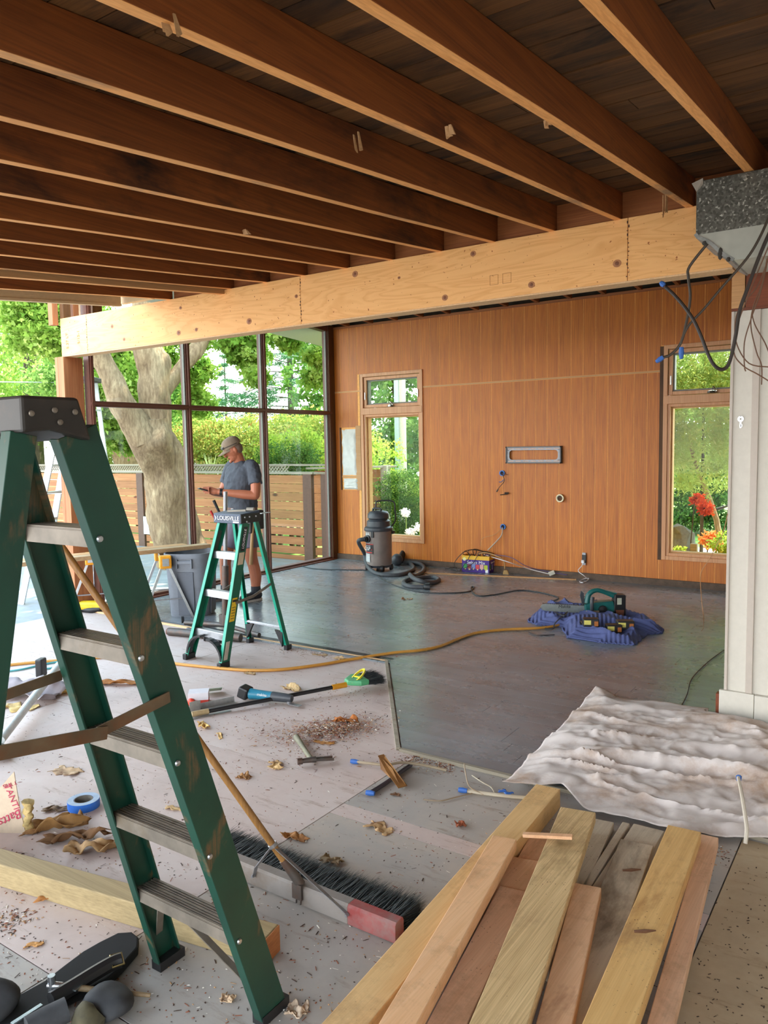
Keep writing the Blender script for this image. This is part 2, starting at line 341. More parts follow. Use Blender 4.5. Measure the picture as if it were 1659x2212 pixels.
MB().bb(-6.9,-3.21,4.705,4.73,-.01,.014).build('edge_strip',M['ply_edge'],fl)
# ---- ceiling: deck boards and joists
ce=MB()
ce.prism([(-5.95,-1.7,zj(-1.7)+.23),(-5.95,4.72,zj(4.72)+.23),(-5.95,4.72,zj(4.72)+.27),(-5.95,-1.7,zj(-1.7)+.27)],(1,0,0),8.5)
ce=ce.build('ceiling',M['blackpaper'],kind='structure',origin=(0,0,0))
sl=Vector((0,math.cos(math.radians(5.2)),math.sin(math.radians(5.2))))
y=-1.6; i=0
while y<4.64:
    wd=.142; c=Vector((0,y+.07,zj(y+.07)+.170+random.uniform(-.003,.003)))
    xs=[-5.75]+([random.uniform(-5,-3)] if random.random()<.5 else [])+([random.uniform(-2,0)] if random.random()<.6 else [])+[2.5]
    for a,b in zip(xs,xs[1:]):
        MB().box((0.5*(a+b),c.y,c.z),(b-a-.004,wd-.006,.025),M=Matrix.Rotation(math.radians(5.2)+random.uniform(-.006,.006),3,'X')).build('deck_board',M['deck'],ce)
    y+=wd
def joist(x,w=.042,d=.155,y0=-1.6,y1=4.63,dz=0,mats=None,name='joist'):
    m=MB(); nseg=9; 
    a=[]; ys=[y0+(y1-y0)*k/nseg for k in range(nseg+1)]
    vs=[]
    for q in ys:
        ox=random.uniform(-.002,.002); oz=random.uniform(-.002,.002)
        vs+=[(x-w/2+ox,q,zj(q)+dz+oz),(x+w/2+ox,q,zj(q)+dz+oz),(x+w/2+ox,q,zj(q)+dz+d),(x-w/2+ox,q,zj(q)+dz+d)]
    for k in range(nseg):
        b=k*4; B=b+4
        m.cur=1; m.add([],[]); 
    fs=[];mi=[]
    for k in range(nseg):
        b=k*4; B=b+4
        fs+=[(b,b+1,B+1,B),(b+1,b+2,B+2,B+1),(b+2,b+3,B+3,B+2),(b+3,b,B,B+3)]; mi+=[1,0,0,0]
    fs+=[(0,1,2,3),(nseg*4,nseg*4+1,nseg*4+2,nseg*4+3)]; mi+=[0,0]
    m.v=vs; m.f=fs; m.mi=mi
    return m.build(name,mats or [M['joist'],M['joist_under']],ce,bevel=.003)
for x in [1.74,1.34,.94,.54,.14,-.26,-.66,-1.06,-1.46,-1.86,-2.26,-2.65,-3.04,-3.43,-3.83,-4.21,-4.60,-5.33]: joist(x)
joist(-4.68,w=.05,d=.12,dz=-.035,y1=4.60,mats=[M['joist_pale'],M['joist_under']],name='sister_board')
# splintered bits of old ceiling still nailed to joists
bits=[(1437,430,.02,.12),(1172,270,.02,.03),(765,300,.010,.08),(525,505,.06,.03),(965,280,.03,.04),(360,45,.012,.05)]
def onjoist(px,py):
    d=ray(px,py); t=(zj(0)-CZ)/(d.z-S_NEAR*d.y); return Vector((0,0,CZ))+d*t
for i,(px,py,w_,h_) in enumerate(bits[:6]):
    p=onjoist(px,py); m=MB(); 
    for k in range(3):
        q=p+Vector((random.uniform(-.02,.02),random.uniform(-.02,.02),0)); m.prism([q,q+Vector((w_*.3,0,0)),q+Vector((w_*random.uniform(.1,.5),.02,-h_*.7)),q+Vector((0,.01,-h_*random.uniform(.6,1)))],(.2,1,0),.006)
    for v in range(len(m.v)): m.v[v]=(m.v[v][0],m.v[v][1],m.v[v][2]+.02)
    m.build('splinter',M['joist_pale'],ce)
# ---- big laminated ridge beam, ledger above it
b=thing('ridge_beam','long pale laminated plywood beam with knots running above the floor edge','beam',(-3.9,4.66,2.54))
for (x0,x1) in [(-6.90,-6.49),(-6.487,-3.86),(-3.857,-1.40),(-1.397,-.835)]:
    MB().bb(x0,x1,YB,YB+.13,2.545,2.90).build('beam_panel',M['beam'],b,bevel=.002)
MB().bb(-6.9,-.835,YB+.002,YB+.128,2.535,2.5445).build('beam_underside',M['ply_edge'],b)
for px,py,r_ in [(1333,569,.022),(1148,615,.020),(961,643,.020),(767,592,.022),(1022,548,.018),(862,600,.010),(538,694,.024),(424,712,.016),(386,719,.022),(242,705,.018),(268,733,.016),(390,665,.014),(640,640,.014)]:
    q=ony(px,py,YB); k_=MB().lathe([(0,0),(r_,0),(r_*.95,.0012),(0,.0012)],q,20,axis=(0,-1,0),sx=1.15).build('knot',M['knot'],b); MB().lathe([(0,.0012),(r_*.55,.0012),(r_*.5,.0018),(0,.0018)],q,16,axis=(0,-1,0)).build('knot_core',M['knot2'],k_)
nl=MB()
for x0 in (-6.488,-3.858,-1.398):
    for k in range(14): nl.box((x0+random.uniform(-.006,.006),YB-.001,2.57+k*.0235),(.006,.003,random.choice([.006,.014,.004])))
nl.build('glue_spots',plain('dark_glue','#4a2616',.6),b)
rd=plain('faded_red_stencil','#b4552e',.7)
text('stencil','5/15-1',rd,b,(-6.62,YB-.001,2.70),.05,(0,0,1),(-1,0,0))
text('stencil','5.37 LT',rd,b,(-6.80,YB-.001,2.68),.05,(0,0,1),(-1,0,0))
pm=plain('pale_pencil','#c98f55',.7)
for k in range(2):
    m=MB(); x=-2.28+k*.09
    for a_ in ((x,x+.06,2.63,2.633),(x,x+.06,2.69,2.693),(x,x+.003,2.63,2.693),(x+.057,x+.06,2.63,2.693)): m.bb(a_[0],a_[1],YB-.0012,YB,a_[2],a_[3])
    m.build('pencil_mark',pm,b)
MB().bb(-5.3,2.5,4.635,4.70,2.90,3.30).build('trim_1',M['ledger'],kind='structure')
MB().bb(-6.9,2.5,4.70,4.73,3.12,4.0).build('wall_upper',M['ledger'],kind='structure')
# cream fascia at the left roof edge
fa=MB(); 
for dz,dd,ox,wd in ((0,.16,0,.03),(-.018,.02,-.006,.045)):
    fa.prism([(-5.70+ox,-1.6,zj(-1.6)-.01+dz),(-5.70+ox,4.37,zj(4.37)-.01+dz),(-5.70+ox,4.37,zj(4.37)-.01+dz+dd),(-5.70+ox,-1.6,zj(-1.6)-.01+dz+dd)],(1,0,0),wd)
fa.build('trim_2',M['cream'],kind='structure')
MB().bb(-5.72,-5.33,4.40,4.45,2.88,3.12).build('trim_3',M['cream'],kind='structure')
# ---- left post and the cut studs above it
p=thing('timber_post','reddish timber post under the left end of the pale beam','post',(-6.92,4.68,0))
MB().bb(-7.00,-6.955,4.585,4.80,0.0,2.535).build('plank',M['post'],p,bevel=.003)
MB().bb(-6.953,-6.86,4.585,4.80,0.0,2.535).build('plank',M['post'],p,bevel=.003)
MB().bb(-7.0,-6.93,4.54,4.60,2.84,3.10).build('post_cap',M['post'],p)
for i,(x,y0,y1,c) in enumerate([(-6.9,4.62,4.70,'oldpost'),(-6.9,4.73,4.79,'post'),(-6.9,4.85,4.90,'darkwood'),(-6.9,4.95,5.06,'post')]):
    MB().bb(x-.03,x+.03,y0,y1,2.905,3.4).build('stud',M[c],p)
# ---- right partition: board-and-batten wall, dark header
MB().bb(-.86,2.5,4.76,4.86,0.012,2.33).build('wall_partition',M['white'],kind='structure',origin=(0,0,0))
pw=D.objects['wall_partition']
for x in (-.73,-.60,-.40,-.2): MB().bb(x-.018,x+.018,4.745,4.76,.17,2.33).build('batten',M['batten'],pw,bevel=.002)
MB().bb(-.862,-.846,4.748,4.865,.17,2.33).build('batten',M['batten'],pw,bevel=.002)
MB().bb(-.885,-.70,4.735,4.76,.012,.17).build('baseboard_right',M['white'],pw,bevel=.003)
MB().bb(-.695,2.5,4.72,4.76,.012,.17).build('baseboard_right',M['white'],pw,bevel=.003)
MB().bb(-.905,-.885,4.75,4.80,.012,.14).build('broken_edge',M['darkwood'],pw)
MB().bb(-.79,2.5,4.745,4.86,2.345,2.66).build('trim_4',M['darkwood'],kind='structure')
MB().bb(-.862,-.795,4.74,4.86,2.345,2.9).build('trim_5',M['strip'],kind='structure')
MB().bb(-.862,2.5,4.742,4.86,2.331,2.345).build('trim_6',M['darkwood'],kind='structure')
# side walls outside the view, so light comes from where the room is open
MB().bb(2.5,2.6,-2.2,9.0,-.02,3.9).build('wall_right',M['white'],kind='structure')
# ---- panelled wall (Y = 8.8)
PW=MB(); WT=3.28; w2=(-6.345,-5.34,.305,2.605); w3=(-2.27,-1.27,.305,2.65)
for a in [(-6.9,w2[0]+.01,.0,WT),(w2[1]-.01,w3[0]+.01,0,WT),(w3[1]-.01,2.5,0,WT),(w2[0],w2[1],0,w2[2]),(w2[0],w2[1],w2[3],WT),(w3[0],w3[1],0,w3[2]),(w3[0],w3[1],w3[3],WT)]:
    PW.bb(a[0],a[1],8.8035,8.93,a[2],a[3])
PW=PW.build('wall_back',M['groove'],kind='structure',origin=(0,0,0))
STR=2.375; x=-6.84; HOLE=(-6.70,-6.40,1.0,1.88)
wd=.1465; edges=[]
while x<.4: edges.append((x,x+wd)); x+=wd
def pieces(x0,x1):
    zs=[(.075,WT)]
    for (a,b_,c,d) in (w2,w3,HOLE):
        ov=min(x1,b_)-max(x0,a)
        if ov>.07*1:
            n=[]
            for z0,z1 in zs:
                if c<=z0+.01: n.append((d,z1))
                else:
                    if c>z0: n.append((z0,min(c,z1)))
                    if d<z1: n.append((d,z1))
            zs=n
    return zs
for (x0,x1) in edges:
    a0,a1=x0,x1
    for (a,b_,c,d) in (w2,w3):   # trim to the window edges
        if x0<a<x1: pass
    for z0,z1 in pieces(x0,x1):
        for q0,q1 in ([(z0,STR-.012),(STR+.012,z1)] if z0<STR<z1 else [(z0,z1)]):
            m=MB(); 
            m.bb(x0+.0028,x1-.0028,8.8022,8.812,q0,q1)
            m.build('panel_board',M['panel'],PW)
for a in [(-6.82,w2[0]),(w2[1],w3[0])]: MB().bb(a[0],a[1],8.796,8.816,STR-.009,STR+.009).build('joint_strip',M['strip'],PW)
MB().bb(-6.86,2.5,8.792,8.81,WT-.03,WT+.0).build('joint_strip',M['ledger'],PW)
MB().bb(-6.86,2.5,8.775,8.815,.012,.085).build('baseboard_back',plain('dark_wall_gap','#5c4a3c',.8,var=.4,sc=12),kind='structure')
# open stud bay with white insulation
ins=MB()
def quilt(x0,x1,z0,z1,y,n=14):
    vs=[];fs=[];mm=n*2
    for j in range(mm+1):
        for i in range(n+1):
            u,v=i/n,j/mm; e=min(u,1-u,v,1-v)*8; vs.append((x0+(x1-x0)*u+noise.noise(Vector((v*5,3,y)))*.012*(1 if u in(0,1) else 0),y-.02*min(1,e)-.012*noise.noise(Vector((u*4,v*9,z0))),z0+(z1-z0)*v))
    for j in range(mm):
        for i in range(n): b=j*(n+1)+i; fs.append((b,b+1,b+n+2,b+n+1))
    return vs,fs
ins.add(*quilt(-6.685,-6.425,1.21,1.855,8.80)); ins.add(*quilt(-6.67,-6.41,1.01,1.165,8.80)); ins.smooth=True
ins.build('insulation_batt',plain('white_insulation_facing','#d9dad2',.8,var=.08,sc=12,bump=.3),cat='insulation',label='white insulation batt showing in the open stud bay left of the tall window')
MB().bb(-6.44,-6.355,8.79,8.815,1.0,1.9).build('bay_trim',M['strip'],PW)
MB().bb(-6.7,-6.44,8.795,8.815,1.175,1.2).build('bay_trim',M['strip'],PW)
MB().bb(-6.715,-6.698,8.785,8.815,1.0,1.88).build('bay_trim',M['oldpost'],PW)
# corner stud
MB().bb(-6.86,-6.795,8.68,8.80,.012,3.30).build('trim_7',M['oldpost'],kind='structure')
# ---- far ceiling: rafters slope up from the panelled wall
SF=.065
def zr(y): return 3.27+SF*(8.8-y)
fc=MB().prism([(-7.0,4.72,zr(4.72)+.16),(-7.0,10.3,zr(10.3)+.16),(-7.0,10.3,zr(10.3)+.20),(-7.0,4.72,zr(4.72)+.20)],(1,0,0),9.6).build('ceiling_far',M['blackpaper'],kind='structure',origin=(0,0,0))
for k in range(24):
    x=-6.55+k*.40; MB().prism([(x,4.74,zr(4.74)),(x,8.8,zr(8.8)),(x,8.8,zr(8.8)+.15),(x,4.74,zr(4.74)+.15)],(1,0,0),.04).build('rafter',[M['ledger']],fc)
MB().bb(-6.9,2.5,8.90,8.93,3.27,3.46).build('wall_top',M['blackpaper'],PW)
# eaves outside
MB().prism([(-7.75,4.9,zr(4.9)-.02),(-7.75,10.3,zr(10.3)-.02),(-7.75,10.3,zr(10.3)+.22),(-7.75,4.9,zr(4.9)+.22)],(1,0,0),.83).build('eave_left',M['soffit'],kind='structure')
MB().prism([(-7.0,8.94,zr(8.94)-.02),(-7.0,10.3,zr(10.3)-.02),(-7.0,10.3,zr(10.3)+.15),(-7.0,8.94,zr(8.94)+.15)],(1,0,0),9.6).build('eave_back',M['soffit'],kind='structure')
# ---- window_1: glazed wall at X=-6.86
w1=thing('window_1',None,None,(-6.86,6.8,0)); w1['kind']='structure'
XG=-6.86
def vbar(y,w=.062,z0=.03,z1=None,name='mullion',d=.09):
    z1=z1 or zr(y)-.03
    MB().bb(XG-d/2,XG+d/2,y-w/2,y+w/2,z0,z1).build(name,M['bronze'],w1,bevel=.003)
    MB().bb(XG+d/2,XG+d/2+.02,y-.014,y+.014,z0,z1).build(name,M['bronze'],w1)
for y in (6.12,7.38): vbar(y)
vbar(4.86,.05,name='frame'); vbar(8.70,.06,name='frame')
MB().bb(XG-.05,XG+.05,4.84,8.73,2.06,2.115).build('transom',M['bronze'],w1,bevel=.003)
MB().bb(XG+.05,XG+.07,4.84,8.73,2.078,2.10).build('transom',M['bronze'],w1)
MB().bb(XG-.05,XG+.05,4.84,8.73,.0,.05).build('sill',M['bronze'],w1,bevel=.003)
MB().bb(XG+.05,XG+.10,4.84,8.73,.0,.025).build('sill',M['darkwood'],w1,bevel=.003)
MB().prism([(XG-.045,4.84,zr(4.84)-.06),(XG-.045,8.73,zr(8.73)-.06),(XG-.045,8.73,zr(8.73)+.05),(XG-.045,4.84,zr(4.84)+.05)],(1,0,0),.10).build('frame',M['bronze'],w1)
MB().prism([(XG+.0,4.84,zr(4.84)+.0),(XG+.0,8.73,zr(8.73)+.0),(XG+.0,8.73,zr(8.73)+.17),(XG+.0,4.84,zr(4.84)+.17)],(1,0,0),.05).build('frame',M['oldpost'],w1)
ysr=[4.885,6.09,6.15,7.35,7.41,8.67]
for a,b_ in ((0,1),(2,3),(4,5)):
    y0,y1=ysr[a],ysr[b_]
    MB().bb(XG-.004,XG,y0,y1,.05,2.06).build('pane',M['glass'],w1)
    MB().prism([(XG-.004,y0,2.115),(XG-.004,y1,2.115),(XG-.004,y1,zr(y1)-.06),(XG-.004,y0,zr(y0)-.06)],(1,0,0),.004).build('pane',M['glass'],w1)
    for z0,z1,zz in ((.05,2.06,0),(2.115,None,1)):
        for yy in (y0+.008,y1-.008): MB().bb(XG+.0,XG+.03,yy-.008,yy+.008,z0,z1 or zr(yy)-.06).build('glazing_bead',M['frame_grey'],w1)
# ---- window_2 / window_3: tall fir windows with an awning sash above a fixed pane
def tallwin(name,x0,x1,z0,z1,zm):
    t=thing(name,None,None,((x0+x1)/2,8.86,z0)); t['kind']='structure'; J=.045
    def fr(a0,a1,b0,b1,w,y0,y1,mat,nm):
        MB().bb(a0,a0+w,y0,y1,b0,b1).build(nm,mat,t,bevel=.003); MB().bb(a1-w,a1,y0,y1,b0,b1).build(nm,mat,t,bevel=.003)
        MB().bb(a0+w,a1-w,y0,y1,b0,b0+w).build(nm,mat,t,bevel=.003); MB().bb(a0+w,a1-w,y0,y1,b1-w,b1).build(nm,mat,t,bevel=.003)
    fr(x0,x1,z0,z1,J,8.785,8.95,M['fir'],'frame')
    MB().bb(x0+.01,x1-.01,8.78,8.95,zm-.045,zm+.045).build('mid_rail',M['fir'],t,bevel=.004)
    # upper awning sash
    fr(x0+J+.006,x1-J-.006,zm+.05,z1-J-.005,.04,8.805,8.86,M['fir'],'sash'); fr(x0+J+.046,x1-J-.046,zm+.09,z1-J-.045,.018,8.83,8.90,M['frame_grey'],'sash_stop')
    MB().bb(x0+J+.06,x1-J-.06,8.87,8.874,zm+.10,z1-J-.06).build('pane',M['glass'],t)
    # lower fixed pane
    fr(x0+J,x1-J,z0+J,zm-.045,.03,8.80,8.90,M['fir'],'sash'); fr(x0+J+.03,x1-J-.03,z0+J+.03,zm-.075,.018,8.84,8.92,M['strip'],'sash_stop')
    MB().bb(x0+J+.045,x1-J-.045,8.885,8.889,z0+J+.045,zm-.09).build('pane',M['glass'],t)
    MB().bb(x0+J+.03,x1-J-.03,8.93,8.95,z0+J+.01,z0+J+.045).build('sill',M['frame_grey'],t)
    xc=(x0+x1)/2; ch=plain('crank_chrome','#b8b6b0',.2,1)
    h=MB().lathe([(.0,-.0),(.055,0),(.05,.02),(.02,.03),(0,.03)],(xc,8.79,zm+.052),16,axis=(0,0,1),sy=.6); h.tube([(xc,8.78,zm+.08),(xc+.015,8.76,zm+.12),(xc+.03,8.76,zm+.11),(xc+.05,8.765,zm+.07)],.006,6); h.build('crank_handle',ch,t)
    for xx in (x0+J+.03,x1-J-.03): MB().bb(xx-.006,xx+.006,8.79,8.806,zm+.16,zm+.26).build('latch',ch,t,bevel=.002)
    return t
tallwin('window_2',w2[0],w2[1],w2[2],w2[3],2.09); tallwin('window_3',w3[0],w3[1],w3[2],w3[3],2.06)
mm=MB().bb(-6.362,-6.345,8.80,8.83,.3,2.6); mm.bb(-2.31,-2.272,8.79,8.83,.3,2.64); mm.build('joint_strip',M['oldpost'],PW)
# ================================================================ OUTSIDE
MB().bb(-40,30,-30,9.7,-.5,-.335).build('ground',M['gravel'],kind='structure'); MB().bb(-40,30,9.7,40,-.5,-.32).build('lawn',M['lawn'],kind='structure')
MB().bb(-16,-6.97,-6,9.75,-.33,-.25).build('patio',M['concrete'],kind='structure')
MB().bb(-7.3,2.4,8.95,9.6,-.33,-.30).build('garden_bed',M['soil'],kind='structure')
MB().bb(-4.5,1.5,10.9,14.6,-.325,-.30).build('path',plain('pale_gravel_path','#ddd6c8',.9,sc=20,var=.25),kind='structure')
def leaves(name,parent,mat,blobs,n,size,seed=1,spread=.35,aspect=.6,lobes=1,clumps=60,flat=.0,label=None,cat=None,kind='stuff',group=None,origin=None,up=.3,shell=.55):
    """leaf blades scattered in clumps over ellipsoid crowns; each blade is a folded rhombus"""
    r=np.random.default_rng(seed); V=[];SH=[]
    tot=sum(b_[3]*b_[4]*b_[5] for b_ in blobs)**1.0; P=[]
    ws=np.array([(b_[3]*b_[4]*b_[5])**.67 for b_ in blobs]); ws/=ws.sum()
    for b_,wt in zip(blobs,ws):
        k=max(4,int(clumps*wt)); nn=max(20,int(n*wt)); d=r.normal(size=(k,3)); d/=np.linalg.norm(d,axis=1)[:,None]; rad=r.uniform(shell,1,size=(k,1))
        c=np.array(b_[:3])+d*rad*np.array(b_[3:6]); ci=r.integers(0,k,nn); off=r.normal(size=(nn,3))*spread*np.array([1,1,.75])*(min(b_[3:6])**.5)*.55
        P.append(np.hstack([c[ci]+off,(.35*r.uniform(size=(nn,1))+.65*r.uniform(size=(k,1))[ci])]))
    P=np.vstack(P); N=len(P); p=P[:,:3]; sh=P[:,3]
    A=r.normal(size=(N,3)); A[:,2]*=(1-flat); A/=np.linalg.norm(A,axis=1)[:,None]; B=np.cross(A,r.normal(size=(N,3))); B[:,2]*=(1-flat*.5); B/=np.linalg.norm(B,axis=1)[:,None]+1e-9
    Cc=np.cross(A,B); s=size*r.uniform(.6,1.3,size=(N,1)); Vs=[];
    for L in range(lobes):
        an=(L-(lobes-1)/2)*1.0; a=A*math.cos(an)+B*math.sin(an); b2=-A*math.sin(an)+B*math.cos(an); sc=s*(1 if L==(lobes-1)//2 or lobes==1 else .8)
        q=np.stack([p,p+a*sc*.5+b2*sc*aspect*.5+Cc*sc*.08,p+a*sc,p+a*sc*.5-b2*sc*aspect*.5+Cc*sc*.08],1); Vs.append(q)
    Q=np.concatenate(Vs,0).reshape(-1,3); SHD=np.tile(sh,lobes)
    org=np.array(wloc(parent)) if parent is not None else (np.array(origin) if origin is not None else np.array([Q[:,0].mean(),Q[:,1].mean(),Q[:,2].min()]))
    Q=Q-org; nf=len(Q)//4; me=D.meshes.new(name); me.vertices.add(len(Q)); me.vertices.foreach_set('co',Q.astype(np.float32).ravel())
    me.loops.add(nf*4); me.loops.foreach_set('vertex_index',np.arange(nf*4,dtype=np.int32)); me.polygons.add(nf); me.polygons.foreach_set('loop_start',np.arange(0,nf*4,4,dtype=np.int32))
    try: me.polygons.foreach_set('loop_total',np.full(nf,4,dtype=np.int32))
    except Exception: pass
    at=me.attributes.new('shade','FLOAT','FACE'); at.data.foreach_set('value',SHD.astype(np.float32)); me.update(); me.validate(); me.materials.append(mat)
    o=D.objects.new(name,me); COL.objects.link(o)
    if parent is not None: o.parent=parent
    else: o.location=Vector(org)
    return tag(o,label,cat,group,kind)
def P3(x,y,X): return onx(x,y,X)
# big sycamore in the garden
TX=-9.6
t=thing('sycamore_tree','big mottled sycamore trunk forking into three limbs beyond the glazed wall','tree',tuple(onx(385,1195,TX).xy)+(-.3,))
def limb(pts,rad,name,n=14,wob=.02,mat='bark',X=TX,par=None,sm=5):
    m=MB(); m.tube([onx(px,py,X+dx) for px,py,dx in pts],rad,n,smooth=sm)
    m.v=[tuple(Vector(v)+Vector((noise.noise(Vector(v)*2.2+Vector((5,0,0))),noise.noise(Vector(v)*2.2),noise.noise(Vector(v)*2.2+Vector((0,9,0)))))*wob*4+Vector((noise.noise(Vector(v)*9),noise.noise(Vector(v)*9+Vector((3,3,3))),0))*wob) for v in m.v]
    return m.build(name,M[mat],par or t)
limb([(395,1225,0),(384,1170,0),(368,1080,0),(350,1010,0),(330,955,0),(326,900,0)],[.40,.36,.34,.30,.31,.26],'trunk',20,.03)
limb([(318,950,0),(270,880,-.1),(236,800,-.2),(205,735,-.3),(160,620,-.4),(100,500,-.5)],[.25,.19,.16,.15,.13,.1],'limb')
limb([(332,950,0),(338,880,0),(334,800,0),(322,740,0),(318,660,0),(330,520,.2)],[.27,.24,.23,.21,.18,.14],'limb')
limb([(352,850,.05),(388,800,.1),(425,750,.2),(462,690,.3),(520,600,.3)],[.13,.12,.12,.11,.07],'limb')
limb([(380,1180,-.02),(386,1090,.12),(384,1010,.16),(368,950,.1),(345,915,.0)],[.25,.24,.17,.12,.07],'limb',14)
c0=onx(330,760,TX)
bl=[]
for px,py,dx,r_ in [(210,900,-2.2,.5),(255,940,-2.5,.4),(240,830,-1.8,.55),(290,770,-2.2,.75),(418,800,-2,.34),(425,870,-2.2,.34),(422,725,-1.5,.34),(515,722,.5,.32),(535,762,.5,.30),(552,812,.7,.2),(505,748,.4,.22),(600,720,1.4,.26),(625,735,1.5,.18),(688,765,1.7,.22),(695,815,1.7,.22),(110,690,-2.5,.8)]:
    p_=onx(px,py,TX+dx); bl.append((p_.x,p_.y,p_.z,r_,r_,r_*.8))
leaves('foliage',t,M['leafA'],bl,42000,.072,seed=3,lobes=3,clumps=900,spread=.27,flat=.2)
bl=[(c0.x+random.uniform(-4,2.2),c0.y+random.uniform(-1,6),random.uniform(7.2,9.5),1.9,1.9,.9) for _ in range(14)]  # unseen upper crown, added and shifted to shade the patio
leaves('foliage',t,M['leafA'],bl,13000,.2,seed=5,lobes=3,clumps=150,spread=.5)
# second smaller tree behind the fence
t2=thing('street_tree','slim forked tree with pale sunlit bark behind the fence, left of the sycamore','tree',tuple(onx(270,1000,-14.5).xy)+(-.3,))
for a in ([(275,1040,0),(262,1000,0),(250,965,0),(232,925,0),(222,890,0)],[(285,1040,0),(282,985,.1),(292,945,.1),(296,900,.2)],[(277,1020,0),(272,970,.1),(262,930,.1),(258,900,0)]):
    limb(a,[.22,.18,.15,.12,.1][:len(a)],'trunk',10,.02,'bark',-14.5,t2)
bl=[]
for px,py,r_ in [(215,900,.9),(260,890,.9),(300,880,.8),(235,840,1.2),(330,840,1.1),(180,840,1.2)]:
    p_=onx(px,py,-15.2); bl.append((p_.x,p_.y,p_.z,r_,r_,r_*.7))
leaves('foliage',t2,M['leafB'],bl,26000,.085,seed=8,lobes=2,clumps=600,spread=.28)
# background tree masses, far left
for i,(px,py,X,r_,mt,lab) in enumerate([(60,770,-19,2.2,'leafA','bright green leafy tree at the far left beyond the fence'),(150,800,-25,2.6,'leafB','darker leafy tree standing behind the reddish post'),(10,700,-34,4.0,'leafB','tall dark tree at the left picture edge beyond the patio'),(400,915,-24,1.0,'leafA','round light green tree between the sycamore and the small conifer')]):
    p_=onx(px,py,X); t_=thing('leafy_tree',lab,'tree',(p_.x,p_.y,-.3),group='trees beyond the fence'); 
    MB().tube([(p_.x,p_.y,-.3),(p_.x+.1,p_.y,p_.z-.5),(p_.x,p_.y+.1,p_.z+1)],[.3,.2,.08],8,smooth=3).build('trunk',M['bark2'],t_)
    leaves('foliage',t_,M[mt],[(p_.x,p_.y,p_.z,r_,r_,r_*.9),(p_.x+r_*.6,p_.y+r_*.5,p_.z-r_*.7,r_*.7,r_*.7,r_*.5),(p_.x-r_*.6,p_.y-r_*.6,p_.z-r_*.6,r_*.7,r_*.7,r_*.5),(p_.x,p_.y,p_.z+r_,r_*.7,r_*.7,r_*.6)],30000,.085,seed=20+i,lobes=2,clumps=900,spread=.36,shell=.7)
# conifers
def conifer(px,ptop,pbot,X,R,label,seed,nl=16,n=7000,top=None,dens=1,size=.16):
    a=onx(px,pbot,X); zt=onx(px,ptop,X).z if top is None else top; t_=thing('conifer_tree',label,'tree',(a.x,a.y,-.3)); r=random.Random(seed)
    MB().tube([(a.x,a.y,-.3),(a.x,a.y,(zt-.3)/2),(a.x,a.y,zt)],[R*.036,R*.028,.02],8,smooth=3).build('trunk',M['bark2'],t_)
    bm=MB(); bl=[]
    for k in range(nl):
        f=k/nl; z=zt-(zt-.9)*(f**.9); L=R*(.12+.88*f)*r.uniform(.75,1.1)
        for j in range(r.choice((4,5))):
            an=r.uniform(0,6.28); d=Vector((math.cos(an),math.sin(an),0)); p0=Vector((a.x,a.y,z)); p1=p0+d*L*.5+Vector((0,0,.03*L)); p2=p0+d*L+Vector((0,0,-.16*L))
            bm.tube([p0,p1,p2],[.03,.02,.008],4,cap=False)
            for q in (.35,.6,.8,1): v=p0.lerp(p2,q)+Vector((0,0,.05*L*(1-q))); bl.append((v.x,v.y,v.z,.24*L+.08,.24*L+.08,.05+.02*L))
    bm.build('branches',M['bark2'],t_,kind='stuff'); leaves('foliage',t_,M['needle'],bl,n,size,seed=seed,aspect=.22,clumps=len(bl)*5,spread=.3,flat=.5,shell=.1)
conifer(632,560,1000,-21,4.2,'large cedar with layered dark branches seen through the right glazing',31,nl=26,n=34000,top=10.5,size=.15)
conifer(492,770,1000,-27,1.9,'small pointed conifer left of the cedar, above the cap of the man',32,nl=16,n=9000,size=.14)
# hedge and shrubs beyond the fence
def hedge(pxs,Xs,zt,lab,mt,seed,n,r_=.9,size=.12,name='hedge_shrub',cat='hedge',Y=None):
    bl=[]
    for (px,X) in zip(pxs,Xs):
        p_=ony(px,960,X); 
        for z in (zt-.35*r_,zt-1.1*r_): bl.append((p_.x,p_.y,z,r_,r_*.8,r_*.7))
    t_=thing(name,lab,cat,(bl[0][0],bl[0][1],-.3)); leaves('foliage',t_,M[mt],bl,n,size,seed=seed,lobes=1,clumps=len(bl)*45,spread=.28,shell=.75)
    m=MB()
    for b_ in bl[::2]: m.tube([(b_[0],b_[1],-.3),(b_[0],b_[1],zt-.5)],[.05,.03],6)
    m.build('stem',M['bark2'],t_)
hedge([395,440,480,520,565,610,655,700,740],[12.4,12.6,12.8,12.9,13,13,13,13.1,13.2],2.02,'long yellow and rust tinged hedge above the fence behind the man','hedge',41,42000,.8,.075)
hedge([600,640,665],[11.4,11.4,11.5],1.75,'bright lime green bush in front of the rust tinged hedge','leafC',42,9000,.42,.06,'lime_bush','bush')
hedge([585,625,655],[10.7,10.7,10.7],1.55,'low clipped green bush just above the fence cap','boxhedge',43,7000,.30,.045,'low_bush','bush')
hedge([205,240,290,340],[11.6,11.8,12,12.3],1.75,'pale green shrub above the fence left of the sycamore','palegreen',44,16000,.65,.06,'pale_shrub','bush')
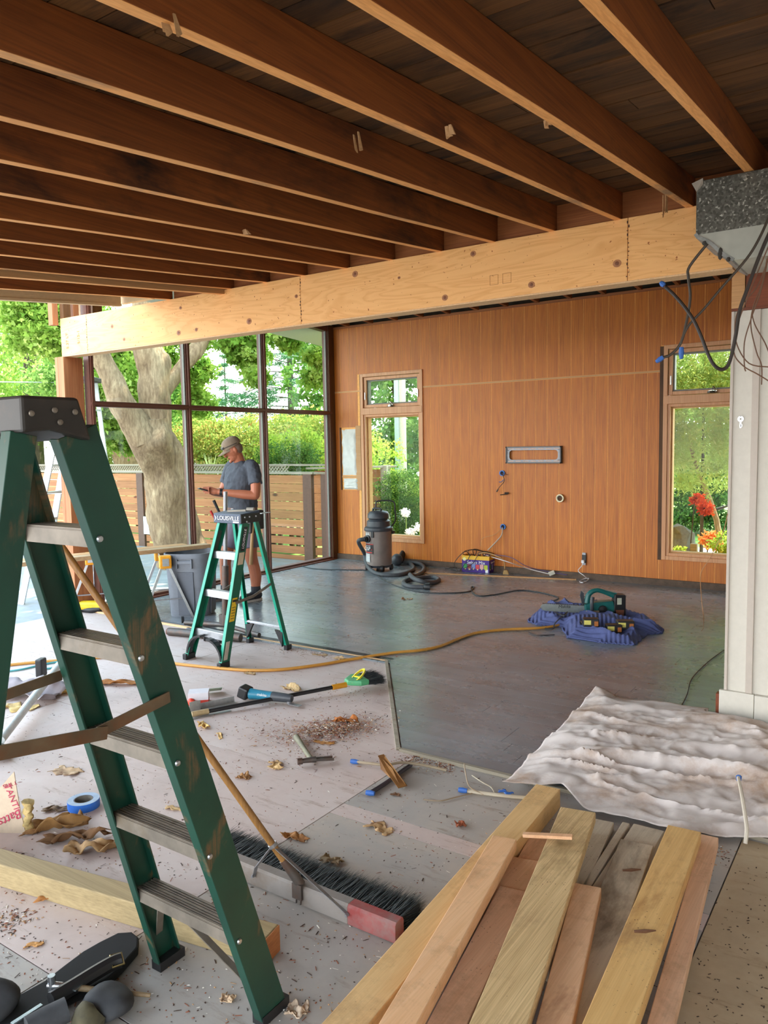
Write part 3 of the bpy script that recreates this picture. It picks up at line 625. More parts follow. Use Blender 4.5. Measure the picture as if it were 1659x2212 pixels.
# spiky plant
sp=ony(455,1010,10.6); m=MB(); r=random.Random(4)
for k in range(40):
    an=r.uniform(0,6.28); L=r.uniform(.45,.8); d=Vector((math.cos(an),math.sin(an)*.6,0))*r.uniform(.1,.75); q=Vector((sp.x,sp.y,.95)); e=q+d*L+Vector((0,0,L*.75)); sd=Vector((-d.y,d.x,0)).normalized()*.014 if d.length>0 else Vector((.02,0,0))
    m.add([q-sd,q+sd,(q+e)/2+sd+Vector((0,0,.05)),e,(q+e)/2-sd+Vector((0,0,.05))],[(0,1,2,3,4)])
m.tube([(sp.x,sp.y,-.3),(sp.x,sp.y,1.0)],.06,8)
m.build('spiky_plant',plain('striped_spiky_leaf','#c2c47c',.6,var=.3,sc=40),cat='plant',label='spiky strap leaved plant behind the fence left of the man')
# ---- fence
fn=thing('slat_fence','long horizontal cedar slat fence behind the patio with brown posts','fence',(-12,9.9,-.3))
def bay(x0,x1,y0,y1,n=10,zt=1.15,par=fn,gap=None):
    z=zt
    for k in range(n):
        g=.006 if k<4 else (.012 if k<6 else .03); h=.142 if k<5 else .125
        a=Vector((x0,y0,z-h/2)); b_=Vector((x1,y1,z-h/2)); MB().beam(a,b_,h,.022,side=(0,0,1)).build('slat',M['fence'],par); z-=h+g
posts=[-16.6,-12.46,-8.22]
for x in posts: MB().bb(x-.09,x+.09,9.84,9.96,-.3,1.17).build('fence_post',M['fencepost'],fn)
MB().bb(-12.2,-12.05,9.90,10.0,-.3,1.17).build('fence_post',M['fencepost'],fn); MB().bb(-7.98,-7.86,9.90,10.0,-.3,1.17).build('fence_post',M['fencepost'],fn); MB().bb(-10.05,-9.98,9.90,10.0,-.3,1.17).build('fence_post',M['fencepost'],fn)
bay(-16.5,-12.56,9.88,9.88); bay(-12.35,-8.32,9.88,9.88); bay(-8.1,-7.3,9.88,10.2)
MB().bb(-16.7,-8.1,9.84,9.99,1.17,1.205).build('cap_rail',M['weathered'],fn); MB().beam((-8.1,9.9,1.185),(-7.2,10.25,1.185),.13,.03).build('cap_rail',M['weathered'],fn)
lt=MB(); x=-16.5
while x<-8.9:
    lt.beam((x,10.08,1.16),(x+.14,10.08,1.30),.012,.02); lt.beam((x+.14,10.09,1.16),(x,10.09,1.30),.012,.02); x+=.07
lt.bb(-16.5,-7.4,10.06,10.11,1.30,1.33); lt.build('lattice',M['weathered'],fn,kind='stuff')
# fence seen through window_2
f2=thing('dark_slat_fence','short dark slatted fence with a rough end post, seen through the left tall window','fence',(-7.7,11.2,-.3))
bay(-8.6,-7.72,10.5,11.35,n=9,zt=1.20,par=f2); MB().bb(-7.75,-7.62,11.3,11.42,-.3,1.27).build('fence_post',M['weathered'],f2); MB().beam((-8.7,10.4,1.245),(-7.55,11.5,1.245),.12,.03).build('cap_rail',M['weathered'],f2)
# white sheet on the fence post
q=ony(318,1135,9.78); MB().box((q.x,q.y,q.z),(.20,.012,.34)).build('white_notice_sheet',plain('white_sheet','#d5e2df',.6),cat='sheet',label='blank white sheet hung on the brown fence post beside the sycamore')
# things through window_2
hp=ony(872,1020,15.0); t_=thing('utility_pole','pale weathered utility pole seen through the left tall window','pole',(hp.x,hp.y,-.3))
MB().tube([(hp.x,hp.y,-.3),(hp.x,hp.y,7)],[.075,.07],12).build('pole',plain('weathered_pole','#b9ae9a',.8,var=.2),t_); MB().bb(hp.x-.20,hp.x-.085,hp.y-.05,hp.y+.05,-.3,7).build('conduit',plain('grey_conduit','#a9b4b4',.5),t_)
def boxbush(px,py,Y,sx,sy,zt,lab,mt,seed,n,name='clipped_bush',size=.05,zb=-.3,clumps=260,aspect=.6,shell=.6):
    c=ony(px,py,Y); t_=thing(name,lab,'bush',(c.x,c.y,-.3)); r=np.random.default_rng(seed)
    bl=[(c.x+i*sx*.4,c.y+j*sy*.4,zb+(zt-zb)*k,sx*.32,sy*.4,(zt-zb)*.22) for i in(-1,0,1) for j in (-1,1) for k in (.2,.5,.78)]
    leaves('foliage',t_,M[mt],bl,n,size,seed=seed,clumps=clumps,spread=.2,shell=shell,aspect=aspect); MB().tube([(c.x,c.y,-.3),(c.x,c.y,zt-.2)],[.03,.015],6).build('stem',M['bark2'],t_)
boxbush(885,1080,10.9,.75,.6,1.18,'clipped boxy green bush beyond the left tall window','boxhedge',51,40000,size=.032,clumps=700)
boxbush(800,940,13.0,1.0,.6,1.75,'yellow green shrub above the dark slatted fence','leafC',52,9000,'garden_shrub',.05)
boxbush(850,930,19,5.5,1.5,8.5,'dark tall hedge in the distance beyond the left tall window','leafB',53,45000,'tall_hedge',.17,clumps=2600,shell=.1)
boxbush(1520,900,11.6,1.5,.9,3.4,'sunlit willow leaved bush beyond the right tall window','palegreen',54,34000,'willow_bush',.085,zb=.9,clumps=1100,aspect=.24)
boxbush(1500,1100,17.0,3.6,1,1.2,'low blue green bush behind the gravel path','boxhedge',55,26000,'low_bush',.08,clumps=1200,shell=.1)
boxbush(1530,850,18,5,1.2,5.2,'tall bright tree foliage behind the right tall window','leafA',56,34000,'leafy_tree',.12,zb=.2,clumps=1500,shell=.2)
D.objects['tall_hedge']['category']='hedge'
gr=MB(); 
bc=ony(1540,1100,11.6); m=MB(); m.tube([(bc.x+.15,bc.y,-.3),(bc.x+.05,bc.y,.5),(bc.x-.25,bc.y,1.3),(bc.x-.35,bc.y,1.8)],[.05,.04,.03,.02],8,smooth=3); m.build('stem',M['bark'],D.objects['willow_bush'])
leaves('lawn_grass',None,M['grass'],[(-5.7,11.3,-.30,1.5,1.3,.04),(-5.9,13,-.30,2,1.2,.04)],9000,.09,seed=61,aspect=.15,clumps=900,label='sunny green lawn grass beyond the left tall window',cat='grass',spread=.6)
for i,(px,py,Y) in enumerate([(876,1108,9.75),(888,1150,9.5),(905,1140,9.55)]):
    c=ony(px,py,Y); t_=thing('agapanthus',['round white flower head on a tall stem, nearest the tall vacuum handle','low white flower head just right of the vacuum drum outside','white flower head at the right edge of the left tall window'][i],'flower',(c.x,c.y,-.3),group='white flowers outside the left tall window')
    MB().tube([(c.x,c.y,-.3),(c.x+.01,c.y,c.z)],.006,6).build('stem',plain('stem_green','#7fa04a',.6),t_); leaves('bloom',t_,M['flower'],[(c.x,c.y,c.z,.075,.075,.06)],260,.03,seed=70+i,clumps=60,spread=.1,kind=None)
# things through window_3
c=ony(1475,1165,10.2); rk=MB().ball((c.x-.06,c.y,.12),(.22,.16,.46),14); rk.v=[tuple(Vector(v)+Vector((1,1,1))*.09*noise.noise(Vector(v)*5)) for v in rk.v]; rk.build('garden_rock',plain('grey_rock','#6c6f6a',.9,sc=14,var=.3,bump=.6),cat='rock',label='upright grey rock outside the right tall window',smooth=False)
c=ony(1500,1170,9.9); MB().bb(c.x-.04,c.x+.04,c.y-.04,c.y+.04,-.3,.36).build('garden_stake',M['weathered'],cat='stake',label='short square wooden stake right of the grey rock')
def redpart(px,py,Y,r_,n,seed,lab,name,mt,stem=True):
    c=ony(px,py,Y); t_=thing(name,lab,'plant',(c.x,c.y,-.3),group=None); leaves('foliage',t_,M[mt],[(c.x,c.y,c.z,r_,r_*.6,r_*.9)],n,.04,seed=seed,clumps=60,spread=.12)
    MB().tube([(c.x-.1,c.y,-.3),(c.x-.03,c.y,c.z-.1),(c.x,c.y,c.z)],.008,6,smooth=3).build('stem',M['bark2'],t_)
redpart(1505,1078,10.1,.075,330,81,'upper spray of red leaves outside the right tall window','red_shrub','redleaf')
redpart(1525,1098,10.0,.095,420,82,'larger red leaf spray lower on the red shrub','red_shrub','redleaf')
redpart(1535,1168,9.7,.13,700,83,'orange and white blossoms low outside the right tall window','blossom_plant','orangef')
redpart(1568,1178,9.4,.17,1200,84,'yellow green leafy plant against the sill of the right tall window','leafy_plant','leafC')
redpart(1466,1192,9.35,.07,260,85,'small lime leaf plant in front of the grey rock','leafy_plant','leafC')
c=ony(1568,1098,9.9); bk=thing('bicycle','dark handlebars and bag of a bicycle outside the right tall window','bicycle',(c.x+.2,c.y,-.3)); bm_=plain('black_rubber','#1c1b1b',.5)
m=MB(); m.tube([c+Vector((-.06,-.05,.0)),c+Vector((.02,0,.03)),c+Vector((.10,.02,.07)),c+Vector((.22,.1,.05))],.012,8,smooth=3); m.tube([c+Vector((-.09,-.06,-.01)),c+Vector((-.02,-.02,.015))],.018,8); m.build('handlebar',bm_,bk)
MB().tube([c+Vector((.16,.05,.06)),c+Vector((.20,.05,-.35))],.016,8).build('stem_tube',bm_,bk); MB().box(c+Vector((.14,.02,-.22)),(.20,.12,.17),rz=.3).build('bag',plain('dark_bag','#33363a',.7),bk,bevel=.02)
MB().lathe([(.27,-.02),(.31,-.02),(.31,.02),(.27,.02),(.27,-.02)],Vector((c.x+.3,c.y+.1,.02)),28,axis=(.2,1,0),cap=False).build('wheel',bm_,bk)
# wires in the sky
for i,(a,b_,lab) in enumerate([((0,825),(300,828),'lower thin overhead wire at the far left'),((0,720),(520,760),'upper thin overhead wire at the far left')]):
    pa=onx(a[0],a[1],-15); pb=onx(b_[0],b_[1],-15); MB().tube([pa+(pa-pb),pa,pb,pb+(pb-pa)],.012,5).build('overhead_wire',plain('wire_grey','#b9bdb8',.5),cat='wire',label=lab)
# ================================================================ THINGS INDOORS
alu=plain('brushed_aluminium','#b9bcc0',.32,.9,var=.1,sc=40); alud=plain('dirty_aluminium','#7d7469',.5,.5,var=.25,sc=14,dirt='#6d5e4a',dirtamt=.25)
grn=[plain('green_fibreglass','#0c6148',.4,var=.06),plain('lit_teal_front_flange','#16a184',.4,var=.05)]  # same green rail: light on the front flange is put into a brighter colour

def olddirty():
    t=NT('dirty_dark_green_fibreglass'); co=t.coord((1,1,1)); col=t.ramp(t.noise(co,6,5),[(.3,lin('#0b3429')),(.7,lin('#114334'))])
    f=t.ramp(t.noise(t.coord((1,1,.55)),6.5,6,.65,.4),[(.56,BK),(.64,WH)]); g=t.noise(t.coord((1,90,3)),2.0,3); f2=t.mix(1.0,f,t.ramp(g,[(.38,(.2,)*3),(.6,WH)]),'MULTIPLY'); col=t.mix(f2,col,lin('#664e34'))
    t.base(col); return t.set(.45)
oldg=olddirty()
black=plain('black_plastic','#1d1d1f',.45,var=.1); dkgrey=plain('dark_grey_plastic','#3c4046',.45); rust=plain('rusty_steel_strap','#6e5c48',.5,.5,var=.25,sc=10,dirt='#7a4a2c')
def rail(nm,par,p0,p1,dep,out,mat,fl_=.028,th=.006):
    """C channel from p0 to p1 (points on its -Y edge), web facing out in X"""
    p0=Vector(p0);p1=Vector(p1); t=(p1-p0).normalized(); xo=Vector((out,0,0)); u=(xo.cross(t)).normalized(); u=u if u.y>0 else -u
    m=MB(); m.beam(p0+u*dep/2,p1+u*dep/2,th,dep,side=(1,0,0))
    for k in (0,1): m.cur=1 if k==0 and isinstance(mat,list) else 0; q=u*(th/2 if k==0 else dep-th/2)-xo*fl_/2; m.beam(p0+q,p1+q,fl_,th,side=(1,0,0))
    return m.build(nm,mat,par,bevel=.0015)
def tread(nm,par,a,b,dep,mat,lip=.03,ridges=7):
    """step between a and b (front edge), depth towards +Y, ribbed on top"""
    a=Vector(a); b=Vector(b); m=MB(); t=(b-a).normalized(); u=Vector((0,0,1)).cross(t); u=u if u.y>0 else -u
    c=(a+b)/2; L=(b-a).length; R=Matrix((t,u,t.cross(u))).transposed()
    m.box(c+u*dep/2,(L,dep,.004),M=R); m.box(c+Vector((0,0,-lip/2)),(L,.004,lip),M=R); m.box(c+u*dep+Vector((0,0,-lip/2)),(L,.004,lip),M=R)
    for k in range(ridges): m.box(c+u*(dep*(k+.5)/ridges)+Vector((0,0,.003)),(L,.004 if k%3 else .007,.004),M=R)
    return m.build(nm,mat,par)
# ---------------- near tall green ladder
L6=thing('stepladder','tall dirty dark green fibreglass stepladder in the left foreground','ladder',(-1.7,1.1,0))
yz=lambda z:1.49-.35*z
rx=lambda z:-1.455+.032*z; lx=lambda z:-1.912+.155*z
rail('front_rail',L6,(rx(0),yz(0),.0),(rx(1.643),yz(1.643),1.643),.095,1,oldg); rail('front_rail',L6,(lx(0),yz(0),.0),(lx(1.643),yz(1.643),1.643),.085,-1,oldg,fl_=.026)
yr=lambda z:.82-.20*(1.65-z)
rail('rear_rail',L6,(-1.37,yr(0),0),(-1.41,yr(1.66),1.66),.055,1,oldg,fl_=.03); rail('rear_rail',L6,(-1.98,yr(0),0),(-1.62,yr(1.66),1.66),.055,-1,oldg,fl_=.03)
for z in (.325,.61,.89,1.17,1.45):
    tread('step',L6,(lx(z)+.007,yz(z)+.016,z),(rx(z)-.008,yz(z)+.014,z),.066,alud,lip=.034)
    bt=MB()
    for x in (rx(z)+.004,): bt.lathe([(0,0),(.008,0),(.006,.004),(0,.005)],(x,yz(z)+.02,z-.015),10,axis=(1,0,0))
    bt.build('rivet',alu,L6)
c=MB(); cx0,cx1=-1.72,-1.375; ya=onx(47,900,cx1).y; yb=onx(198,932,cx1).y; yt=onx(170,872,cx1).y
c.prism([(cx0,ya,1.655),(cx0,yb-.09,1.66),(cx0,yb,1.64),(cx0,yt,1.725),(cx0,ya,1.725)],(1,0,0),cx1-cx0)
c.build('top_cap',plain('worn_black_cap','#292522',.5,var=.25,sc=8,dirt='#4a382b'),L6,bevel=.006)
for (px,py) in [(68,893),(118,886),(162,890),(130,912)]: q=onx(px,py,cx1+.002); MB().lathe([(0,0),(.006,0),(.005,.003),(0,.004)],q,10,axis=(1,0,0)).build('rivet',alud,L6)
a=onx(366,1505,rx(1)+.012); b_=onx(211,1583,-1.40); c_=onx(-30,1632,-1.37)
MB().beam(a,b_,.004,.026,side=(1,0,0)).build('spreader_bar',rust,L6); MB().beam(b_+Vector((.004,.02,-.005)),c_,.004,.028,side=(1,0,0)).build('spreader_bar',rust,L6)
a=onx(133,1458,lx(.97)+.0); c_=onx(10,1502,lx(.97)); MB().beam(a,c_+(c_-a),.004,.026,side=(1,0,0)).build('spreader_bar',rust,L6)
MB().beam((lx(.3)+.10,yz(.3)+.02,.30),(lx(.05)+.012,yz(.1)+.04,.12),.022,.004,side=(0,1,0)).build('brace',alud,L6); MB().beam((rx(.3)-.2,yz(.3)+.02,.29),(rx(.05)-.012,yz(.1)+.03,.10),.02,.004,side=(0,1,0)).build('brace',alud,L6)
MB().bb(rx(0)-.035,rx(0)+.006,1.485,1.595,0,.03).build('foot_pad',black,L6); MB().bb(lx(0)-.006,lx(0)+.035,1.482,1.58,0,.03).build('foot_pad',black,L6)
# ---------------- small green ladder
L4=thing('stepladder','shorter bright green stepladder with a dark top cap in front of the man','ladder',(-4.33,4.25,0))
fr=lambda z:Vector((-4.15-.045*z/1.06,3.93+.32*z/1.06,z)); fl4=lambda z:Vector((-4.60+.14*z/1.06,3.98+.27*z/1.06,z))
brg=plain('bright_green_edge','#1aa07c',.4)
rail('front_rail',L4,fr(0),fr(1.06),.08,1,grn); rail('front_rail',L4,fl4(0),fl4(1.06),.08,-1,grn)
rr=lambda z:Vector((-4.09-.10*z/1.06,4.60-.22*z/1.06,z)); rl=lambda z:Vector((-4.54+.10*z/1.06,4.61-.23*z/1.06,z))
rail('rear_rail',L4,rr(0),rr(1.06),.035,1,grn,fl_=.025); rail('rear_rail',L4,rl(0),rl(1.06),.035,-1,grn,fl_=.025)
for z in (.235,.53,.82): tread('step',L4,fl4(z)+Vector((.007,.022,0)),fr(z)-Vector((.007,-.022,0)),.052,alu,lip=.05,ridges=5)
tread('rear_rung',L4,rl(.20)+Vector((.006,.004,0)),rr(.19)+Vector((-.006,.004,0)),.03,alu,lip=.012,ridges=2)
cp=MB().prism([(-4.475,4.22,1.045),(-4.175,4.21,1.045),(-4.175,4.42,1.06),(-4.475,4.43,1.06)],(0,0,1),.075).build('top_cap',plain('navy_grey_cap','#3e4c60',.5,var=.05),L4,bevel=.006)
MB().bb(-4.178,-4.170,4.212,4.42,1.05,1.118).build('side_plate',black,L4,bevel=.002)
wt=plain('white_print','#e8eaec',.5); yl=plain('yellow_label','#e0bd20',.5)
text('lettering','LOUISVILLE',wt,L4,(-4.305,4.209,1.085),.046,(1,0,0),(0,0,1)); MB().bb(-4.255,-4.195,4.2095,4.211,1.053,1.064).build('print_bar',wt,L4)
MB().prism([(-4.455,4.2095,1.06),(-4.43,4.2095,1.085),(-4.455,4.2095,1.11),(-4.44,4.2095,1.085)],(0,-1,0),.001).build('emblem',wt,L4)
for y,z in ((4.25,1.095),(4.30,1.095),(4.37,1.095),(4.27,1.06)): MB().ball((-4.168,y,z),.007,8).build('rivet',alu,L4)
def onrail(z,off): p=fr(z); return Vector((p.x+.0045,p.y+off,z))
tdir=(fr(1)-fr(0)).normalized()
def lab(z0,z1,mat,o0,o1,nm='label'): 
    m=MB(); m.prism([onrail(z0,o0),onrail(z0,o1),onrail(z1,o1),onrail(z1,o0)],(1,0,0),.0012); return m.build(nm,mat,L4)
lab(.84,1.02,black,.02,.062); text('lettering','LOUISVILLE',wt,L4,onrail(.93,.041)+Vector((.002,0,0)),.030,tdir,(0,-1,0)); lab(.74,.83,plain('tan_label','#cdbb9c',.6),.012,.066); lab(.33,.50,yl,.012,.062); lab(.47,.488,black,.014,.060,'label_band'); lab(.06,.19,plain('pale_label','#b9b1a2',.6),.012,.05)
for k in range(5): lab(.35+.02*k,.354+.02*k,black,.018,.054,'print_bar').location.x+=.0012
MB().beam(fl4(.80)+Vector((.005,.045,0)),fl4(.98)+Vector((.005,.045,0)),.001,.045,side=(1,0,0)).build('label',plain('dim_label','#4d5a50',.6),L4)
for (p,q,nm) in ((fr(.46)+Vector((.006,.05,0)),rr(.55),'spreader_bar'),(fl4(.46)+Vector((0,.05,0)),rl(.55),'spreader_bar')):
    md=(p+q)/2+Vector((0,0,-.02)); m=MB(); m.beam(p,md,.004,.022,side=(1,0,0)); m.beam(md,q,.004,.022,side=(1,0,0)); m.build(nm,alud,L4)
for p,s in ((fr(0),1),(fl4(0),-1)): MB().bb(p.x-.032 if s>0 else p.x-.008,p.x+.008 if s>0 else p.x+.032,p.y-.008,p.y+.09,0,.045).build('foot_shoe',black,L4,bevel=.004)
for p,s in ((rr(0),1),(rl(0),-1)): MB().bb(p.x-.03 if s>0 else p.x-.006,p.x+.006 if s>0 else p.x+.03,p.y-.01,p.y+.05,0,.04).build('foot_shoe',black,L4,bevel=.004)
def arc(p0,p1,s,nm): # curved brace from under the lowest step down the rail
    m=MB(); pts=[]
    for k in range(7):
        a=k/6*math.pi/2; pts.append(Vector((p0.x+s*.15*(1-math.sin(a)),p0.y+.01,.20-.15*(1-math.cos(a)))))
    for a,b in zip(pts,pts[1:]): m.beam(a,b,.05,.016,side=(0,1,0))
    m.build(nm,black,L4)
arc(fl4(.1)+Vector((.01,0,0)),None,1,'knee_brace'); arc(fr(.1)-Vector((.01,0,0)),None,-1,'knee_brace')
for p,s in ((rl(.17),1),(rr(.15),-1)): MB().prism([p+Vector((s*.005,0,0)),p+Vector((s*.09,0,.01)),p+Vector((s*.015,0,-.12))],(0,1,0),.02).build('corner_brace',black,L4)
# tools on top of the small ladder
kn=MB(); kn.beam((-4.40,4.30,1.128),(-4.26,4.36,1.135),.025,.018); kn.lathe([(0,0),(.016,0),(.016,.06),(0,.06)],(-4.25,4.36,1.145),12,axis=(1,.3,0)); kn.build('pliers',plain('worn_grey_tool','#9a958a',.5,.4),cat='tool',label='small grey hand tool lying on the cap of the shorter ladder')
# ---------------- steel prop on a wheeled base
J=thing('floor_jack','grey steel telescopic prop on a wheeled pipe base beside the shorter ladder','jack',(-4.95,4.78,0)); jp=onz(487,1362)
steel=plain('grey_steel','#8f9094',.4,.6); dks=plain('dark_steel','#56504c',.5,.5,dirt='#6a4a3a')
jt=ony(487,1062,jp.y); jb=Vector((jp.x,jp.y,.05)); MB().tube([jb.lerp(jt,.4),jt],.018,14).build('inner_pole',steel,J); MB().tube([jb,jb.lerp(jt,.45)],.029,14).build('outer_pole',dks,J)
g=MB(); a=onz(365,1364,.035); b_=onz(520,1378,.035); g.tube([a,b_],.034,14); g.build('cross_pipe',dks,J)
g=MB(); g.tube([a+(a-b_).normalized()*.012,a],.03,14); g.build('pipe_end',plain('rusty_red_pipe_end','#6a3a28',.7),J)
g=MB(); c1=onz(400,1345,.03); g.tube([c1,(jp.x,jp.y,.05)],.022,10); g.tube([(jp.x,jp.y,.05),onz(560,1372,.03)],.02,10); g.beam((jp.x-.05,jp.y,.1),(jp.x+.05,jp.y,.1),.05,.09); g.build('base_frame',dks,J)
for px,py in ((443,1384),(395,1347),(475,1389)):
    q=onz(px,py); MB().lathe([(0,-.012),(.034,-.012),(.034,.012),(0,.012)],(q.x,q.y,.034),16,axis=(.6,.8,0)).build('caster_wheel',black,J)
# ---------------- trash bin, boards, saw horses
bp=Vector((-5.80,5.16,0))
def rsq(m,c,prof,n=32,p=4,rz=0):
    vs=[]
    for r,z in prof:
        for k in range(n):
            a=2*math.pi*k/n; ca,sa=math.cos(a),math.sin(a); f=(abs(ca)**p+abs(sa)**p)**(-1/p); v=Matrix.Rotation(rz,3,'Z')@Vector((r*f*ca,r*f*sa,z)); vs.append(v+Vector(c))
    N=len(prof); m.smooth=True; m.add(vs,[(i*n+k,i*n+(k+1)%n,(i+1)*n+(k+1)%n,(i+1)*n+k) for i in range(N-1) for k in range(n)]+[tuple(range(n))[::-1],tuple(range((N-1)*n,N*n))])
TB=thing('trash_can','tall grey plastic bin standing under the boards','bin',tuple(bp))
gb=plain('grey_bin_plastic','#70767f',.45,var=.06)
m=MB(); rsq(m,bp,[(.185,0),(.19,.02),(.205,.40),(.215,.58),(.23,.58),(.232,.625),(.222,.625),(.205,.30)],rz=.54); m.build('body',gb,TB)
for k in range(4):
    a=.54+k*math.pi/2; d=Vector((math.cos(a),math.sin(a),0)); s=Vector((-d.y,d.x,0)); m=MB(); m.beam(bp+d*.198+Vector((0,0,.03)),bp+d*.214+Vector((0,0,.45)),.16,.012,side=s); m.build('side_panel',plain('darker_bin_panel','#565c66',.5,var=.05),TB,bevel=.004)
    m=MB(); m.box(bp+d*.228+Vector((0,0,.545)),(.02,.13,.03),rz=a); m.box(bp+d*.228+s*.07+Vector((0,0,.53)),(.025,.012,.09),rz=a); m.box(bp+d*.228-s*.07+Vector((0,0,.53)),(.025,.012,.09),rz=a); m.build('handle',gb,TB,bevel=.003)
lumber_c=[('pine_top_a','#d2a877','#e3bf8e'),('pine_top_b','#b39a6c','#cdb384')]
ba=onz(449,1174,.66); bb_=onz(118,1206,.66); dr=(ba-bb_).normalized(); n_=Vector((-dr.y,dr.x,0))
wb=wood('sawn_pine_end','#c9a06c','#dcb886','x',.6,tint=.12)
for k,(o,l0,l1,lb) in enumerate([(.0,0,0,'nearer of the two long boards resting on the saw horses and the bin'),(.15,-.18,-.1,'farther of the two long boards resting on the saw horses and the bin')]):
    a=ba+n_*o+dr*l0; b=bb_+n_*o+dr*(-.3); MB().beam(a-Vector((0,0,.02)),b-Vector((0,0,.02)),.135,.038,side=n_).build('lumber_board',M['strip'] if k else wood('grey_pine_board','#b8946a','#cfae82','y',.65),bevel=.002,cat='lumber',label=lb,group='boards on the saw horses')
org=plain('orange_yellow_plastic','#e39a1a',.45); 
def horse(px,py,zt,lab,spread,rz):
    c=ony(px,py,0) if False else None
def sawhorse(c,rz,lab,L=.62,zt=.60):
    t_=thing('saw_horse',lab,'saw horse',tuple(c)); R=Matrix.Rotation(rz,3,'Z'); ax=R@Vector((1,0,0)); ay=R@Vector((0,1,0)); c=Vector(c)
    MB().beam(c-ax*L/2+Vector((0,0,zt-.03)),c+ax*L/2+Vector((0,0,zt-.03)),.05,.05,side=ay).build('top_rail',alu,t_)
    for s in (-1,1):
        e=c+ax*s*(L/2-.03); MB().box(e+Vector((0,0,zt-.04)),(.10,.11,.12),rz=rz).build('bracket',org,t_,bevel=.01); MB().box(e+ax*s*.052+Vector((0,0,zt-.04)),(.006,.06,.07),rz=rz).build('bracket_plate',alu,t_)
        for q in (-1,1): MB().beam(e+ay*q*.03+Vector((0,0,zt-.08)),e+ay*q*.24+ax*s*.05+Vector((0,0,0)),.035,.022,side=ax).build('leg',alu,t_)
        MB().beam(e+ay*-.17+Vector((0,0,.2)),e+ay*.17+Vector((0,0,.2)),.016,.01,side=ax).build('leg_brace',steel,t_)
    return t_
c=onz(357,1216,.55); sawhorse((c.x-.05*0-.23,c.y+.16,0),-.61,'metal saw horse with orange brackets beside the grey bin')
c=onz(205,1192,.60); sawhorse((c.x-.1,c.y+.02,0),-.61,'metal saw horse with orange brackets by the reddish post')
# yellow nailer on the floor by the post
q=onz(185,1322); N=thing('nail_gun','yellow and black cordless tool lying by the foot of the reddish post','tool',(q.x,q.y,0))
MB().box((q.x-.09,q.y+.02,.10),(.09,.09,.15),rz=.4).build('body',yl,N,bevel=.02); m=MB(); m.box((q.x+.06,q.y+.03,.07),(.26,.09,.09),rz=.5); m.build('housing',yl,N,bevel=.03); MB().tube([(q.x-.05,q.y-.02,.03),(q.x+.08,q.y,.025),(q.x+.16,q.y+.06,.04)],.028,10).build('grip',black,N); MB().box((q.x-.1,q.y+.01,.185),(.07,.07,.03),rz=.4).build('cap',black,N,bevel=.008)
q=onz(216,1322); MB().box((q.x+.05,q.y+.1,.04),(.09,.06,.08),rz=.7).build('wood_offcut',M['strip'],bevel=.003,cat='offcut',label='short pale wood offcut beside the yellow tool')
# ---------------- aluminium ladder outside
LO=thing('aluminium_stepladder','tall aluminium stepladder standing outside behind the reddish post','ladder',(-8.5,5.9,-.25))
rv=Vector((.83,.56,0)); dv=Vector((-.56,.83,0)); cc_=onx(178,826,-8.5); wla=plain('white_alu','#c3c8ca',.4,.3); bz=Vector((cc_.x,cc_.y,-.25))
for s in (-1,1):
    MB().beam(cc_-rv*.13+dv*s*.16,bz-rv*.78+dv*s*.28,.03,.075,side=dv).build('front_rail',wla,LO)
    MB().beam(cc_+rv*.11+dv*s*.14,bz+rv*.30+dv*s*.26,.025,.05,side=dv).build('rear_rail',wla,LO)
for k in range(1,8):
    f=k/8; a=(cc_-rv*.13).lerp(bz-rv*.78,f); w_=.16+.12*f; MB().beam(a-dv*w_,a+dv*w_,.08,.03,side=rv).build('step',alu,LO)
    if k%2: a2=(cc_+rv*.11).lerp(bz+rv*.30,f); MB().beam(a2-dv*w_,a2+dv*w_,.03,.02,side=rv).build('rear_rung',wla,LO)
for s in (-1,1): MB().beam((cc_-rv*.13).lerp(bz-rv*.78,.5)+dv*s*.22,(cc_+rv*.11).lerp(bz+rv*.30,.5)+dv*s*.2,.02,.004,side=dv).build('spreader_bar',wla,LO)
MB().box(cc_+Vector((0,0,.03)),(.34,.38,.06),rz=math.atan2(.56,.83)).build('top_cap',black,LO,bevel=.01)
